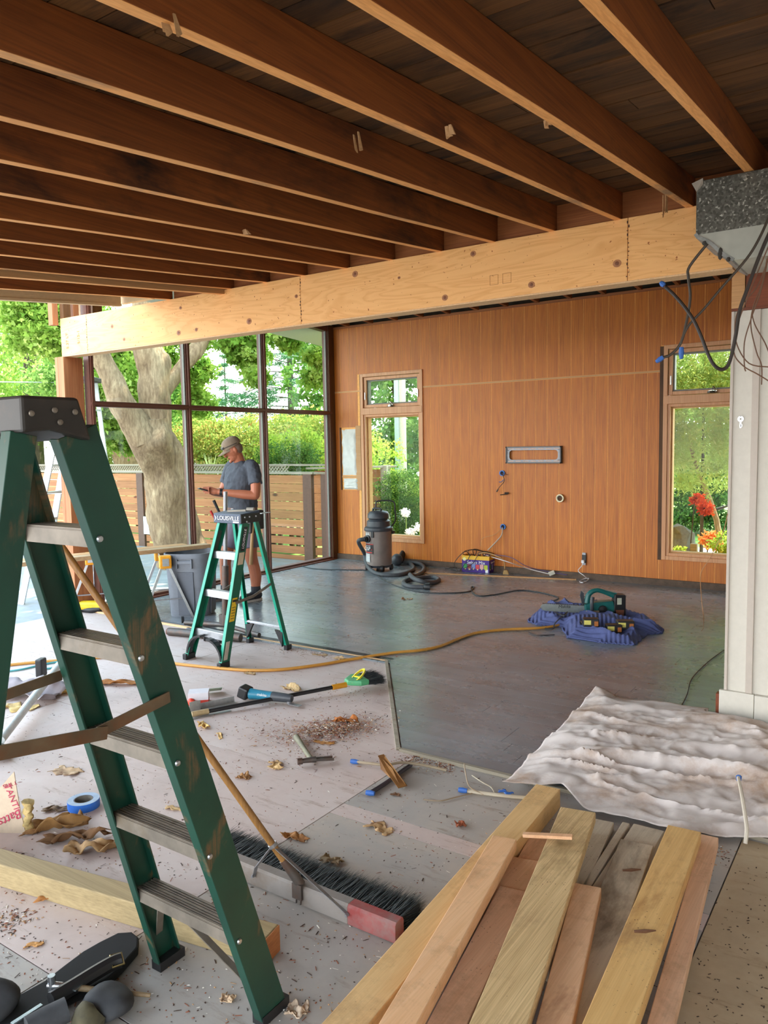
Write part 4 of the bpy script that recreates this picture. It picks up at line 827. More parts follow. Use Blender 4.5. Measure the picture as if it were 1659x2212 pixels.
# ---------------- man
def man():
    th=math.radians(169.6); R=Matrix.Rotation(th,3,'Z'); lf=onz(552,1300); o=Vector((lf.x,lf.y,0))-R@Vector((-.16,-.02,0)); o.z=.012
    T=lambda x,y,z:R@Vector((x,y,z))+o
    t_=thing('person','man in grey t-shirt, shorts and tan cap looking down at his phone','person',tuple(o))
    skin=plain('tanned_skin','#b06a4c',.5,var=.06,sc=12); face=skin
    b=MB()
    def tb(pts,r,n=14,sm=3): b.tube([T(*p) for p in pts],r,n,smooth=sm)
    # legs
    for s,fy in ((-1,-.02),(1,.15)):
        tb([(s*.10,.0,.90),(s*.12,.01+fy*.4,.70),(s*.135,.02+fy*.7,.50),(s*.145,-.0+fy*.9,.38),(s*.15,-.02+fy,.26),(s*.155,-.01+fy,.12),(s*.16,.0+fy,.05)],[.095,.088,.068,.060,.062,.045,.042])
        b.ball(T(s*.16,.03+fy,.05),(.03,.055,.028))
    # trunk
    b.loft([(T(0,y,z),a_,c_) for z,a_,c_,y in ((.84,.13,.09,0),(.95,.15,.11,0),(1.10,.15,.11,0),(1.25,.16,.11,.0),(1.36,.155,.09,0),(1.42,.12,.07,-.01),(1.45,.06,.05,-.01))],M=R)
    tb([(0,-.01,1.40),(0,.015,1.47),(0,.045,1.54)],[.07,.062,.060])
    # head, turned and bowed
    hz=math.radians(22); hp=math.radians(-30); HR=R@Matrix.Rotation(-hz,3,'Z')@Matrix.Rotation(hp,3,'X'); hc=T(0.005,.080,1.590)
    def h(x,y,z): return HR@Vector((x,y,z))+hc
    b.ball(h(0,0,.01),(.073,.092,.105),18,M=HR); b.ball(h(0,.028,-.055),(.052,.062,.058),14,M=HR)
    b.ball(h(0,.105,-.012),(.013,.02,.022),10,M=HR); b.ball(h(0,.085,-.088),(.024,.02,.018),10,M=HR); b.ball(h(0,.085,.03),(.05,.014,.012),10,M=HR)
    b.ball(h(0,.098,-.052),(.024,.010,.008),10,M=HR)
    for s in (-1,1): b.ball(h(s*.074,-.005,-.005),(.010,.018,.03),10,M=HR)
    # arms: shoulder, elbow, wrist
    wr={-1:(-.045,.315,1.165),1:(.075,.30,1.15)}; el={-1:(-.285,.03,1.12),1:(.275,.06,1.13)}
    for s in (-1,1):
        e=el[s]; w_=wr[s]
        tb([(s*.18,-.01,1.415),(s*.235,-.005,1.33),(s*.27,.01,1.22),e],[.062,.060,.054,.047])
        tb([e,(e[0]*.68+w_[0]*.32,e[1]*.68+w_[1]*.32,e[2]+.012),w_],[.047,.048,.029])
        b.ball(T(*e),.047,10)
        # hand reaching to the phone in front
        wx=Vector(w_); d=(Vector((.035 if s<0 else -.01,.40,1.185))-wx).normalized(); up=Vector((0,0,1)); sd=d.cross(up).normalized()
        pc=wx+d*.045; b.tube([T(*wx),T(*(wx+d*.03)),T(*(pc+d*.03))],[.027,.032,.030],10,smooth=2); b.ball(T(*pc),(.022,.045,.036),12,M=R@Matrix((sd,d,sd.cross(d))).transposed())
        for k in range(4):
            base=pc+d*.035+Vector((0,0,.027-.018*k)); L=(.075,.08,.074,.06)[k]; cur=Vector((s*-.6,.6,-.05)).normalized()
            b.tube([T(*base),T(*(base+d*L*.45)),T(*(base+d*L*.6+cur*L*.3)),T(*(base+d*L*.55+cur*L*.55))],[.0095,.009,.0085,.0075],8,smooth=2)
        tbm=pc+Vector((0,0,.03)); b.tube([T(*(wx+d*.02+Vector((0,0,.015)))),T(*(tbm+d*.02)),T(*(tbm+d*.055+Vector((-s*.01,0,.005))))],[.014,.0115,.009],8,smooth=2)
    bo=b.build('body',skin,t_); remesh(bo,.0055,2,.4)
    # shirt
    sh=MB(); 
    sh.loft([(T(0,y,z),a_,c_) for z,a_,c_,y in ((.955,.172,.138,.0),(1.0,.175,.142,.0),(1.08,.176,.145,.005),(1.18,.182,.148,.01),(1.28,.192,.145,.008),(1.35,.192,.132,.0),(1.40,.175,.112,-.005),(1.44,.13,.088,-.01),(1.468,.078,.068,-.005))],M=R)
    for s in (-1,1): sh.tube([T(s*.12,-.01,1.435),T(s*.19,-.01,1.41),T(s*.235,-.003,1.33),T(s*.268,.010,1.235)],[.062,.068,.068,.069],16,smooth=3)
    shirt=plain('charcoal_tshirt','#4a4f58',.9,var=.1,sc=10); so=sh.build('tshirt',shirt,t_); remesh(so,.008,3,.5)
    tx=D.textures.new('cloth_folds','CLOUDS'); tx.noise_scale=.055; dm=so.modifiers.new('folds','DISPLACE'); dm.texture=tx; dm.strength=.026; dm.mid_level=.5
    # shorts
    st=MB()
    for z,rx_,ry_ in ((.93,.165,.125),(.86,.165,.128)): st.ball(T(0,0,z),(rx_,ry_,.08),20,M=R)
    for s,fy in ((-1,-.02),(1,.15)): st.tube([T(s*.085,0,.88),T(s*.105,.008+fy*.3,.72),T(s*.125,.015+fy*.55,.56)],[.108,.104,.10],18,smooth=2)
    remesh(st.build('shorts',plain('grey_shorts','#6b6572',.9,var=.1,sc=10),t_),.009,2)
    bl2=MB(); bl2.lathe([(.168,-.02),(.176,-.02),(.176,.02),(.168,.02)],T(0,0,.965),28,sx=1,sy=.80,cap=False); bl2.build('belt',plain('brown_leather_belt','#6e3d28',.5),t_); MB().box(T(-.03,.142,.965),(.04,.01,.035),rz=th).build('buckle',steel,t_)
    # shoes
    for s,fy in ((-1,-.02),(1,.15)):
        q=MB(); q.ball(T(s*.16,.0+fy,.058),(.050,.088,.056),14,M=R); q.ball(T(s*.16,.10+fy,.048),(.050,.105,.045),14,M=R); q.tube([T(s*.16,-.015+fy,.06),T(s*.157,-.015+fy,.125)],[.055,.054],12); so2=q.build('shoe',plain('black_running_shoe','#1e2026',.7,var=.3,sc=40),t_); remesh(so2,.006,2)
        q=MB(); pts=[]; 
        for k in range(20): a=2*math.pi*k/20; pts.append(T(s*.16+.047*math.sin(a),.06+fy+.145*math.cos(a),.0))
        q.prism(pts,(0,0,1),.025); q.build('sole',plain('pale_sole','#b9b8b4',.7),so2,bevel=.003)
        q=MB(); 
        for k in range(4): q.tube([T(s*.16-.03,.03+fy+k*.022,.083-k*.006),T(s*.16,.033+fy+k*.022,.094-k*.007),T(s*.16+.03,.03+fy+k*.022,.083-k*.006)],.003,5)
        q.build('laces',plain('grey_lace','#8a8d94',.8),so2)
        q=MB(); q.tube([T(s*.156,-.012+fy,.10),T(s*.155,-.012+fy,.155)],[.051,.050],14); q.build('sock',plain('dark_sock','#3a3a40',.9),t_)
    # cap
    cpm=MB(); vs=[];n=28
    prof=[(1.0,0),(1.01,.02),(.97,.045),(.84,.072),(.6,.09),(.3,.099),(.0,.10)]
    for r_,z in prof:
        for k in range(n): a=2*math.pi*k/n; vs.append(h(r_*.083*math.cos(a),-.006+r_*.104*math.sin(a),.038+z))
    cpm.add(vs,[(i*n+k,i*n+(k+1)%n,(i+1)*n+(k+1)%n,(i+1)*n+k) for i in range(len(prof)-1) for k in range(n)]+[tuple(range(n))[::-1]]); cpm.smooth=True
    capm=plain('tan_cap_cloth','#8b7a66',.85,var=.08,sc=20); co=cpm.build('cap_crown',capm,t_)
    br_=MB(); top=[];bot=[]
    for i in range(9):
        a=math.pi*(.5+(i-4)/8*.62); r0=(.075*math.cos(a),-.006+.094*math.sin(a)); f=math.sin(math.pi*i/8)**.5; r1=(.078*math.cos(a)*1.0,-.006+.095*math.sin(a)+.085*f)
        z=.040-.010*abs(i-4)/4; top+= [h(r0[0],r0[1],z+.004),h(r1[0],r1[1],z-.014)]; bot+=[h(r0[0],r0[1],z),h(r1[0],r1[1],z-.018)]
    fs=[]
    for i in range(8): b0=2*i; fs+=[(b0,b0+1,b0+3,b0+2),(18+b0+2,18+b0+3,18+b0+1,18+b0),(b0+1,18+b0+1,18+b0+3,b0+3)]
    br_.add(top+bot,fs); br_.build('cap_brim',capm,t_)
    gl=MB(); 
    for s in (-1,1):
        gl.lathe([(.016,0),(.023,.002),(.016,.005)],h(s*.03,.098,.072),14,axis=HR@Vector((s*.2,1,.3)),sy=.7); gl.tube([h(s*.05,.088,.068),h(s*.083,.03,.062),h(s*.087,-.05,.052)],.0035,6)
    gl.build('safety_glasses',plain('clear_lens_frame','#2c2a28',.25),t_)
    ha=MB(); ha.ball(h(0,-.028,.0),(.078,.075,.075),16,M=HR); ha.build('hair',plain('grey_short_hair','#7d6a5c',.9,var=.2,sc=60),t_)
    ey=MB()
    for s in (-1,1): ey.ball(h(s*.03,.0905,.012),(.009,.004,.004),8,M=HR)
    ey.build('eye',plain('dark_eye','#2a1c18',.3),t_)
    w_=Vector(wr[-1]); e=Vector(el[-1]); d=(w_-e).normalized(); wc=w_-d*.03; MB().tube([T(*(wc-d*.014)),T(*(wc+d*.014))],.034,16).build('watch_strap',black,t_)
    m=MB(); m.box(T(wc.x-.012,wc.y-.024,wc.z-.018),(.036,.012,.04),rz=th+.6); m.build('watch_face',black,t_,bevel=.004)
    # tool pouch on the belt: hangs on the man's far and near hips
    po=MB(); po.box(T(-.205,-.03,.86),(.07,.15,.20),rz=th); po.box(T(-.215,.04,.80),(.06,.07,.15),rz=th); po.build('tool_pouch',plain('black_leather_pouch','#26221f',.6),cat='tool pouch',label='black leather tool pouch hanging at the hip of the man',bevel=.012)
    po=MB(); po.box(T(.20,.02,.86),(.06,.13,.18),rz=th); po.build('tool_pouch',plain('dark_pouch','#2c2825',.6),cat='tool pouch',label='second dark pouch on the far hip of the man, mostly hidden',bevel=.012)
    MB().tube([T(-.235,.02,.92),T(-.235,.05,.70),T(-.225,.07,.40)],[.013,.016,.02],10).build('hammer_handle',wood('ash_handle','#b48a58','#c9a06c','z',.6),cat='hammer',label='long wooden hammer handle hanging from the pouch of the man')
    q=T(.21,.14,.92); MB().tube([q,q+R@Vector((.03,.05,.14))],[.013,.016],10).build('black_grip_tool',black,cat='tool',label='black handled tool sticking up from the far pouch of the man')
    q=T(.22,.16,.80); MB().tube([q,q+R@Vector((.04,.06,.15))],[.011,.013],10).build('red_grip_tool',plain('red_grip','#b3281e',.5),cat='tool',label='red handled tool sticking up from the far pouch of the man')
    q=T(-.27,-.09,.93); MB().box(q,(.05,.16,.006),rz=th+.3).build('folded_paper',plain('white_paper','#dfe6ea',.7),cat='paper',label='folded white paper poking out behind the hip of the man')
    # phone
    q=T(.03,.425,1.185); MB().box(q,(.07,.14,.009),M=R@Matrix.Rotation(.35,3,'X')@Matrix.Rotation(-.25,3,'Z')).build('phone',black,bevel=.003,cat='phone',label='thin dark phone held in both hands of the man')
man()
# ---------------- shop vacuum
vp=onz(817,1236); V=thing('shop_vacuum','grey drum workshop vacuum with a black lid below the left tall window','vacuum',(vp.x,vp.y+.12,0)); vc=Vector((vp.x-.05,vp.y+.10,.012))
MB().lathe([(.155,.07),(.16,.075),(.168,.30),(.172,.52),(.165,.52)],vc,32).build('drum',plain('brown_grey_drum','#82756e',.35,var=.12,sc=8),V)
MB().lathe([(.185,.515),(.19,.53),(.185,.555),(.155,.575),(.15,.64),(.125,.66),(.12,.665),(.14,.68),(.138,.73),(.115,.76),(.06,.775),(0,.775)],vc,32).build('lid',dkgrey,V)
m=MB(); m.tube([vc+Vector((-.06,-.03,.765)),vc+Vector((-.05,-.03,.80)),vc+Vector((.05,-.03,.80)),vc+Vector((.06,-.03,.765))],.014,8,smooth=4); m.build('lid_handle',black,V)
m=MB(); r_=Vector((.83,.56,0)); 
m.tube([vc+r_*-.03+Vector((0,0,.72)),vc+r_*-.03+Vector((0,0,.86)),vc+r_*-.0+Vector((0,0,.895)),vc+r_*.13+Vector((0,0,.90)),vc+r_*.205+Vector((0,0,.875)),vc+r_*.215+Vector((0,0,.78)),vc+r_*.215+Vector((0,0,.64)),vc+r_*.16+Vector((0,0,.56))],.010,8,smooth=4); m.build('push_handle',black,V)
m=MB(); m.box(vc+Vector((.02,-.165,.49)),(.04,.03,.10)); m.box(vc+Vector((-.165,0,.50)),(.03,.04,.09)); m.box(vc+Vector((.14,.09,.49)),(.07,.05,.04)); m.build('latch',black,V,bevel=.004)
for x,y in ((-.12,-.10),(.12,-.10),(-.1,.12),(.12,.1)):
    MB().lathe([(0,-.014),(.045,-.014),(.045,.014),(0,.014)],vc+Vector((x,y,.033)),16,axis=(1,.3,0)).build('wheel',black,V); 
MB().lathe([(.13,.045),(.15,.045),(.16,.08),(.14,.08)],vc,24).build('base_skirt',dkgrey,V)
inl=vc+Vector((-.06,-.165,.42)); MB().lathe([(.0,-.03),(.05,-.03),(.05,.015),(.034,.02),(.034,.05),(0,.05)],inl,20,axis=(-.2,-1,0)).build('hose_inlet',black,V)
def decal(w_,h_,z,a,mat,nm,dr_=.003,n=8,ox=0):
    vs=[];fs=[]
    for i in range(n+1):
        an=a+(i/n-.5)*w_/.17
        for zz in (z-h_/2,z+h_/2): vs.append(vc+Vector(((.17+dr_)*math.cos(an),(.17+dr_)*math.sin(an),zz)))
    for i in range(n): fs.append((2*i,2*i+2,2*i+3,2*i+1))
    m=MB(); m.add(vs,fs); m.smooth=True; return m.build(nm,mat,V)
decal(.11,.40,.32,-2.05,plain('silver_sticker_strip','#b9bcba',.4),'drum_band',.001)
decal(.15,.12,.29,-1.85,plain('black_sticker','#1c1a1b',.5),'sticker',.003); decal(.15,.012,.352,-1.85,plain('red_print','#b5342a',.5),'sticker_band',.0045); decal(.12,.014,.245,-1.85,plain('red_print2','#b5342a',.5),'sticker_band',.0045)
an=-1.85; n3=Vector((math.cos(an),math.sin(an),0)); text('lettering','QSP',wt,V,vc+n3*.179+Vector((-.015,0,.295)),.065,(-n3.y,n3.x,0),(0,0,1),shear=.2); text('lettering','20',plain('red_print3','#c8402e',.5),V,vc+n3*.180+Vector((.05,0,.285)),.035,(-n3.y,n3.x,0),(0,0,1)); text('lettering','SHOP VAC',wt,V,vc+n3*.180+Vector((0,0,.333)),.02,(-n3.y,n3.x,0),(0,0,1))
hp_=[inl+Vector((-.01,-.05,0)),inl+Vector((-.09,-.08,-.03)),onz(787,1195,.20),onz(790,1212,.11),onz(800,1230,.055),onz(822,1241,.032),onz(860,1242,.032),onz(888,1233,.035),onz(893,1225,.075),onz(880,1219,.085),onz(850,1226,.09),onz(828,1232,.06)]
rib=plain('grey_ribbed_hose','#474a4e',.6,var=.1)
MB().tube(hp_[:8]+[onz(893,1226,.034),onz(885,1217,.034),onz(862,1212,.034)],.026,12,smooth=5).build('hose',rib,V)
hs=[onz(828,1236,.085),onz(860,1231,.085),onz(888,1229,.05),onz(908,1231,.03),onz(916,1226,.03),onz(910,1218,.03),onz(895,1219,.03)]
HS=thing('vacuum_hose','loose grey vacuum hose coiled on the floor beside the drum','hose',tuple(onz(900,1250))); 
MB().tube([onz(875,1214,.034),onz(905,1217,.032),onz(916,1226,.03),onz(912,1236,.03),onz(897,1244,.03),onz(886,1241,.08),onz(895,1250,.085),onz(915,1257,.07),onz(938,1258,.03),onz(948,1252,.03),onz(935,1247,.03),onz(905,1249,.03),onz(880,1253,.03),onz(872,1260,.03),onz(885,1267,.03),onz(915,1268,.032)],.026,12,smooth=5).build('hose',rib,HS)
e=onz(915,1268,.04); d=(onz(928,1268,.04)-e).normalized(); MB().lathe([(.028,0),(.04,.02),(.046,.07),(.042,.07),(.034,.03)],e,16,axis=d).build('hose_cuff',black,HS)
q=onz(858,1223); HN=thing('floor_nozzle','black vacuum floor nozzle leaning by the drum and hose','nozzle',(q.x,q.y,0)); MB().tube([q+Vector((.0,.06,.06)),q+Vector((-.02,.2,.17)),q+Vector((-.03,.3,.24))],[.05,.04,.03],12,smooth=2).build('tube',black,HN); m=MB(); m.ball(q+Vector((0,.0,.085)),(.085,.07,.085),14); m.build('head',dkgrey,HN)
# ---------------- purple box of cables
q=onz(1028,1240); bxz=.215; a=onz(998,1237); b_=onz(1057,1241); d=(b_-a).normalized(); nn=Vector((-d.y,d.x,0)); ln=(b_-a).length; B=thing('snack_box','purple and yellow printed carton full of cables by the panelled wall','box',tuple((a+b_)/2)); dp=.24
pur=plain('purple_carton','#3f1a82',.5,var=.05); yel=plain('yellow_carton','#e8b52c',.5,var=.05)
def pan(m,o_,u,v,n,th=.004): m.prism([o_,o_+u,o_+u+v,o_+v],n,th)
Z=Vector((0,0,1)); a=a+Z*.012; b_=b_+Z*.012
m=MB(); pan(m,a,d*ln,Z*.16,nn); pan(m,b_,nn*dp,Z*.16,-d); pan(m,a,nn*dp,Z*.16,d); pan(m,a+nn*dp,d*ln,Z*.16,-nn); pan(m,a,d*ln,nn*dp,Z); m.build('carton',pur,B)
m=MB(); pan(m,a+Z*.16,d*ln,Z*.05,nn); pan(m,b_+Z*.16,nn*dp,Z*.05,-d); pan(m,a+Z*.16,nn*dp,Z*.05,d); pan(m,a+nn*dp+Z*.16,d*ln,Z*.05,-nn); m.build('carton_rim',yel,B)
text('lettering','Select Mix',wt,B,a+d*ln*.52+Z*.125-nn*.002,.058,d,Z)
text('lettering','Select Mix',wt,B,b_+nn*dp*.5+Z*.125+d*.002,.035,nn,Z)
cols=['#3f9a50','#8c3a3a','#7d93c8','#d0454a','#d8a0a0','#b8c43a']
for k,cc in enumerate(cols):
    for o_,u,wd in ((a-nn*.0015,d,ln),(b_+d*.0015,nn,dp)):
        if u is nn and k%2: continue
        p_=o_+u*wd*(.06+.15*k)+Z*(.045 if k%2 else .05); mt=plain('print_%d'%k,cc,.6); m=MB(); m.prism([p_,p_+u*wd*.13,p_+u*wd*.13+Z*.055,p_+Z*.055],u.cross(Z) if u is d else Vector(d),.001); m.build('print_panel',mt,B); m=MB(); 
        m.lathe([(0,-.001),(.010,-.001),(.010,.001),(0,.001)],p_+u*wd*.065+Z*-.006,10,axis=(-nn if u is d else d)); m.build('print_wheel',plain('cream_print','#d8c890',.6),B)
m=MB(); m.lathe([(0,-.0012),(.022,-.0012),(.022,.0012),(0,.0012)],a+d*.035+Z*.165-nn*.002,20,axis=-nn); m.build('print_seal',plain('cream_seal','#e6dfa0',.6),B)
m=MB(); pan(m,a+d*ln*.86+Z*.004-nn*.001,d*.035,Z*.04,-nn,.001); m.build('price_label',wt,B)
# cables: each loop its own thing, with where it goes
def cable(pts,r,col,label,name='cable',cat='cable',sm=6,rough=.5,group=None,n=7):
    return MB().tube(pts,r,n,smooth=sm).build(name,plain(name+'_'+col.strip('#'),col,rough,var=.04),cat=cat,label=label,group=group)
bc=(a+b_)/2+nn*dp*.5; r=random.Random(2)
def bx(u,v,z): return a+d*ln*u+nn*dp*v+Z*z
for k in range(5):
    s0=.1+.18*k; cable([bx(s0,.5,.10),bx(s0-.1,.2,.24+.02*(k%3)),bx(s0+.2,.6,.27-.01*k),bx(min(.95,s0+.35),.3,.24),bx(s0+.1,.5,.12)],.0045,['#2a2723','#4a4036','#1d1c1a','#5d5348','#33302b'][k],['black cable coil at the left of the carton','brown cable coil near the left rim of the carton','thin black cable arching over the middle of the carton','greyish cable coil near the right rim of the carton','dark cable coil on the right of the carton'][k],group='cables heaped in the purple carton')
cable([bx(.3,.3,.15),bx(.18,.0,.26),bx(.0,-.2,.22),bx(-.25,-.15,.10),bx(-.1,-.2,.02),bx(.02,-.12,.012)],.005,'#4b3f33','thick brown cable looping over the left side of the carton')
cable([bx(.4,.3,.2),bx(.35,-.04,.23),bx(.22,-.08,.15),bx(.05,-.15,.06),bx(-.05,-.25,.014),bx(-.4,-.1,.02)],.004,'#1f1e1e','black cable hanging down the front of the carton to the floor')
cable([bx(.62,.3,.2),bx(.6,-.04,.22),bx(.42,-.08,.12),bx(.1,-.1,.04),bx(.35,-.12,.03),bx(.42,-.08,.07)],.004,'#2c2c34','dark thin cable crossing the printed front of the carton')
cable([bx(-.1,-.3,.012),bx(-.5,.1,.04),bx(-.3,.4,.03),bx(-.7,.2,.012)],.004,'#1f1e1e','black cable curls on the floor left of the carton')
pt=onz(1092,1238,.03); MBp=MB(); cable([bx(.5,.3,.22),bx(.75,.2,.25),bx(1.05,.2,.235),pt+Vector((-.03,0,.16)),pt+Vector((-.01,0,.05))],.008,'#a9824e','thick tan cable ending in a flat plug at the right of the carton'); MB().prism([pt+Vector((-.035,-.01,-.018)),pt+Vector((.04,.01,-.018)),pt+Vector((.02,.01,.035)),pt+Vector((-.02,-.01,.035))],(-.3,1,0),.03).build('flat_plug',plain('tan_plug','#b08d55',.6),cat='plug',label='flat tan plug standing on the floor right of the carton',bevel=.004)
h1=ony(1087,1138,8.795); 
def wallbox(px,py,lab):
    q=ony(px,py,8.797); t_=thing('round_junction_box',lab,'junction box',tuple(q)); MB().lathe([(.024,-.006),(.036,-.006),(.036,.012),(.024,.012)],q,20,axis=(0,-1,0),cap=False).build('ring',plain('blue_junction_box','#2a6fc0',.4),t_); MB().lathe([(0,-.004),(.026,-.004),(.026,-.002),(0,-.002)],q,16,axis=(0,-1,0)).build('hole',plain('dark_hole','#10203a',.8),t_); return q
wallbox(1087,1138,'small round blue wall box above the purple carton'); h0=wallbox(1085,1022,'round blue wall box with loose wires below the metal bracket')
cable([h1+Vector((0,-.02,-.01)),ony(1084,1155,8.76),ony(1072,1170,8.74),bx(.8,.6,.27)],.008,'#b3a08c','pale thick cable running from the blue wall box into the carton')
cable([h1+Vector((0,-.015,0)),ony(1068,1155,8.76),ony(1042,1163,8.75),ony(1038,1180,8.72)],.002,'#b89a6c','very thin wire from the blue wall box to the carton')
plg=onz(1190,1240,.03)
cable([bx(.7,.4,.22),bx(1.0,.3,.20),ony(1098,1214,8.5),onz(1140,1228,.05),plg+Vector((-.03,0,.0))],.0055,'#d6cfd0','white cable leading from the carton to a small white adapter')
cable([bx(.75,.5,.22),ony(1100,1203,8.6),ony(1135,1222,8.62),onz(1170,1232,.02),onz(1225,1242,.016)],.0045,'#5a4a78','purple grey cable running right from the carton behind the wood strip')
m=MB(); m.box(plg+Vector((.01,0,.012)),(.07,.04,.045),rz=.5,M=Matrix.Rotation(.5,3,'Z')@Matrix.Rotation(-.4,3,'Y')); m.build('plug_adapter',plain('white_adapter','#d5d3c4',.5),cat='adapter',label='small white plug adapter lying on the floor behind the wood strip',bevel=.004)
t1=onz(900,1237,.018); t2=onz(1245,1252,.018); MB().beam(t1,t2,.03,.014,side=(0,1,0)).build('wood_strip',M['strip'],cat='trim',label='long thin pale wood strip lying on the floor along the panelled wall')
# wires from upper blue box, lower bolt, ring, bracket, outlet
cable([h0+Vector((.005,-.02,-.01)),ony(1088,1031,8.76),ony(1089,1040,8.76),ony(1080,1051,8.75),ony(1075,1057,8.76)],.004,'#4a2e1c','thin brown wire with a plug hanging from the upper blue wall box')
cable([ony(1088,1036,8.77),ony(1083,1041,8.76),ony(1078,1041,8.755)],.0045,'#3b5fa0','short blue taped wire below the upper blue wall box')
cable([h0+Vector((0,-.03,0)),h0+Vector((.03,-.05,-.005)),h0+Vector((.09,-.03,-.02))],.003,'#6b4126','short brown wire tail pointing right from the upper blue wall box')
e=ony(1076,1057,8.76); MB().tube([e,e+Vector((-.02,0,-.03))],[.007,.009],8).build('wire_plug',black,cat='plug',label='small black plug tip at the end of the hanging brown wire')
e=ony(1094,1067,8.78); m=MB(); m.tube([e+Vector((-.07,-.03,-.012)),e+Vector((.02,.0,0))],.006,8); m.tube([e+Vector((-.02,-.01,.012)),e+Vector((.03,.0,.012))],.010,8); m.build('wall_bolt',plain('dark_bolt','#4a4038',.5,.4),cat='bolt',label='dark bolt stub sticking out of the panelling below the loose wires')
e=ony(1211,1076,8.79); RT=thing('wall_ring','cream ring around a round hole in the panelling','ring',tuple(e)); MB().lathe([(.033,0),(.048,0),(.050,.012),(.048,.03),(.033,.03)],e,28,axis=(0,-1,0),cap=False).build('ring',plain('cream_ring','#ded0ac',.5),RT); MB().lathe([(0,.002),(.034,.002),(.034,.003),(0,.003)],e,20,axis=(0,-1,0)).build('hole',plain('ring_hole','#6a4a30',.8),RT); MB().bb(e.x-.025,e.x+.025,e.y-.03,e.y-.02,e.z+.012,e.z+.02).build('clip',black,RT)
tv=thing('wall_bracket','grey steel rectangular display mounting frame screwed to the panelled wall','bracket',tuple(ony(1153,984,8.79)))
tl_,tr_,br2=ony(1093,965,8.77),ony(1213,963,8.77),ony(1213,1001,8.77); x0,x1,z0,z1=tl_.x,tr_.x,br2.z,tl_.z
m=MB(); ms=plain('grey_bracket_steel','#77777a',.4,.6)
m.bb(x0,x1,8.768,8.772,z1-.045,z1-.012); m.bb(x0,x1,8.768,8.772,z0+.012,z0+.045); m.bb(x0+.012,x0+.045,8.768,8.772,z0+.04,z1-.04); m.bb(x1-.045,x1-.012,8.768,8.772,z0+.04,z1-.04)
for sx_,sz_ in ((x0+.045,z1-.045),(x1-.045,z1-.045),(x0+.045,z0+.045),(x1-.045,z0+.045)):
    ix=1 if sx_<(x0+x1)/2 else -1; iz=-1 if sz_>(z0+z1)/2 else 1; m.prism([(sx_,8.768,sz_),(sx_+ix*.03,8.768,sz_),(sx_+ix*.01,8.768,sz_+iz*.01),(sx_,8.768,sz_+iz*.03)],(0,1,0),.004)
m.build('plate',ms,tv); m=MB(); m.bb(x0,x1,8.755,8.80,z1-.014,z1); m.bb(x0,x1,8.755,8.80,z0,z0+.014); m.bb(x0,x0+.014,8.755,8.80,z0,z1); m.build('flange',plain('dark_flange','#4c4845',.4,.5),tv); MB().bb(x1-.014,x1,8.755,8.80,z0,z1).build('flange',black,tv)
m=MB()
for k in range(7):
    for zz in (z1-.028,z0+.028): m.bb(x0+.03+k*.098,x0+.10+k*.098,8.7665,8.768,zz-.003,zz+.003)
m.build('slots',M['fir'],tv)
oq=ony(1262,1207,8.79); OT=thing('wall_outlet','black uncovered electrical outlet low on the panelled wall','outlet',tuple(oq)); MB().box(oq,(.05,.02,.10)).build('body',black,OT,bevel=.003); m=MB(); m.box(oq+Vector((0,-.005,.06)),(.04,.01,.025)); m.box(oq+Vector((0,-.005,-.06)),(.04,.01,.025)); m.build('mounting_ears',steel,OT); 
MB().box(oq+Vector((-.005,-.025,-.03)),(.035,.035,.035)).build('charger_plug',plain('white_plug','#dde0e4',.4),cat='plug',label='small white plug in the wall outlet',bevel=.004)
cable([oq+Vector((-.01,-.04,-.04)),ony(1257,1222,8.74),ony(1249,1233,8.70),ony(1262,1244,8.66),onz(1270,1252,.016),onz(1260,1258,.016),onz(1252,1256,.016),onz(1262,1250,.016),onz(1272,1250,.018),onz(1266,1256,.016)],.004,'#e4e6ea','white charger cord dangling from the outlet and coiled on the floor')
# black power cord over the far floor
zc=.018
cable([onz(*p,zc) for p in [(640,1218),(665,1226),(700,1230),(760,1231),(795,1232),(812,1241),(835,1256),(870,1270),(910,1279),(960,1281),(1005,1279),(1020,1274),(1024,1268),(1018,1268),(1020,1278),(1035,1287),(1070,1284),(1120,1275),(1165,1279),(1200,1288),(1206,1293),(1190,1300),(1184,1308),(1192,1316)]],.006,'#2f3234','long black power cord winding over the far floor to the blue blanket',sm=5)
# hanging metal duct and cables
DC=thing('metal_duct','speckled galvanized metal duct end hanging at the upper right under the joists','duct',(-.5,4.3,2.5))
def galv():
    t=NT('galvanized_spangle'); v=t.n('ShaderNodeTexVoronoi'); v.inputs['Scale'].default_value=105; t.l(t.coord((1,1,1)),v.inputs['Vector']); col=t.ramp(v.outputs['Color'],[(.2,lin('#4d4c45')),(.75,lin('#6b6a62')),(.92,lin('#b5b3a8'))]); t.base(col); return t.set(.45,.65)
gv=galv(); YD=3.98; dl=ony(1503,505,YD).x; zb_=ony(1503,508,YD).z; zt_=ony(1500,392,YD).z
m=MB(); m.bb(dl,.5,YD,YD+.38,zb_,min(zt_,zj(YD)-.004)); m.build('trunk',gv,DC,bevel=.002)
m=MB(); m.prism([(dl-.02,YD-.01,zt_-.01),(dl+.03,YD-.01,zt_+.005),(dl+.03,YD,zt_-.02),(dl,YD,zt_-.05)],(0,1,0),.3); m.build('bent_flange',alud,DC)
pf=[(1503,506),(1508,513),(1518,517),(1530,522),(1540,529),(1549,538),(1558,547),(1570,555),(1585,562)]; pts=[ony(x,y,YD+.0) for x,y in pf]; end=Vector((.5,YD,pts[-1].z+.0))
m=MB(); m.prism([Vector((.5,YD,zb_)),Vector((dl,YD,zb_))]+pts[1:]+[end],(0,1,0),.38); m.build('boot',plain('bright_galvanized_boot','#b4b7ac',.35,.7,var=.18,sc=5),DC)
m=MB(); 
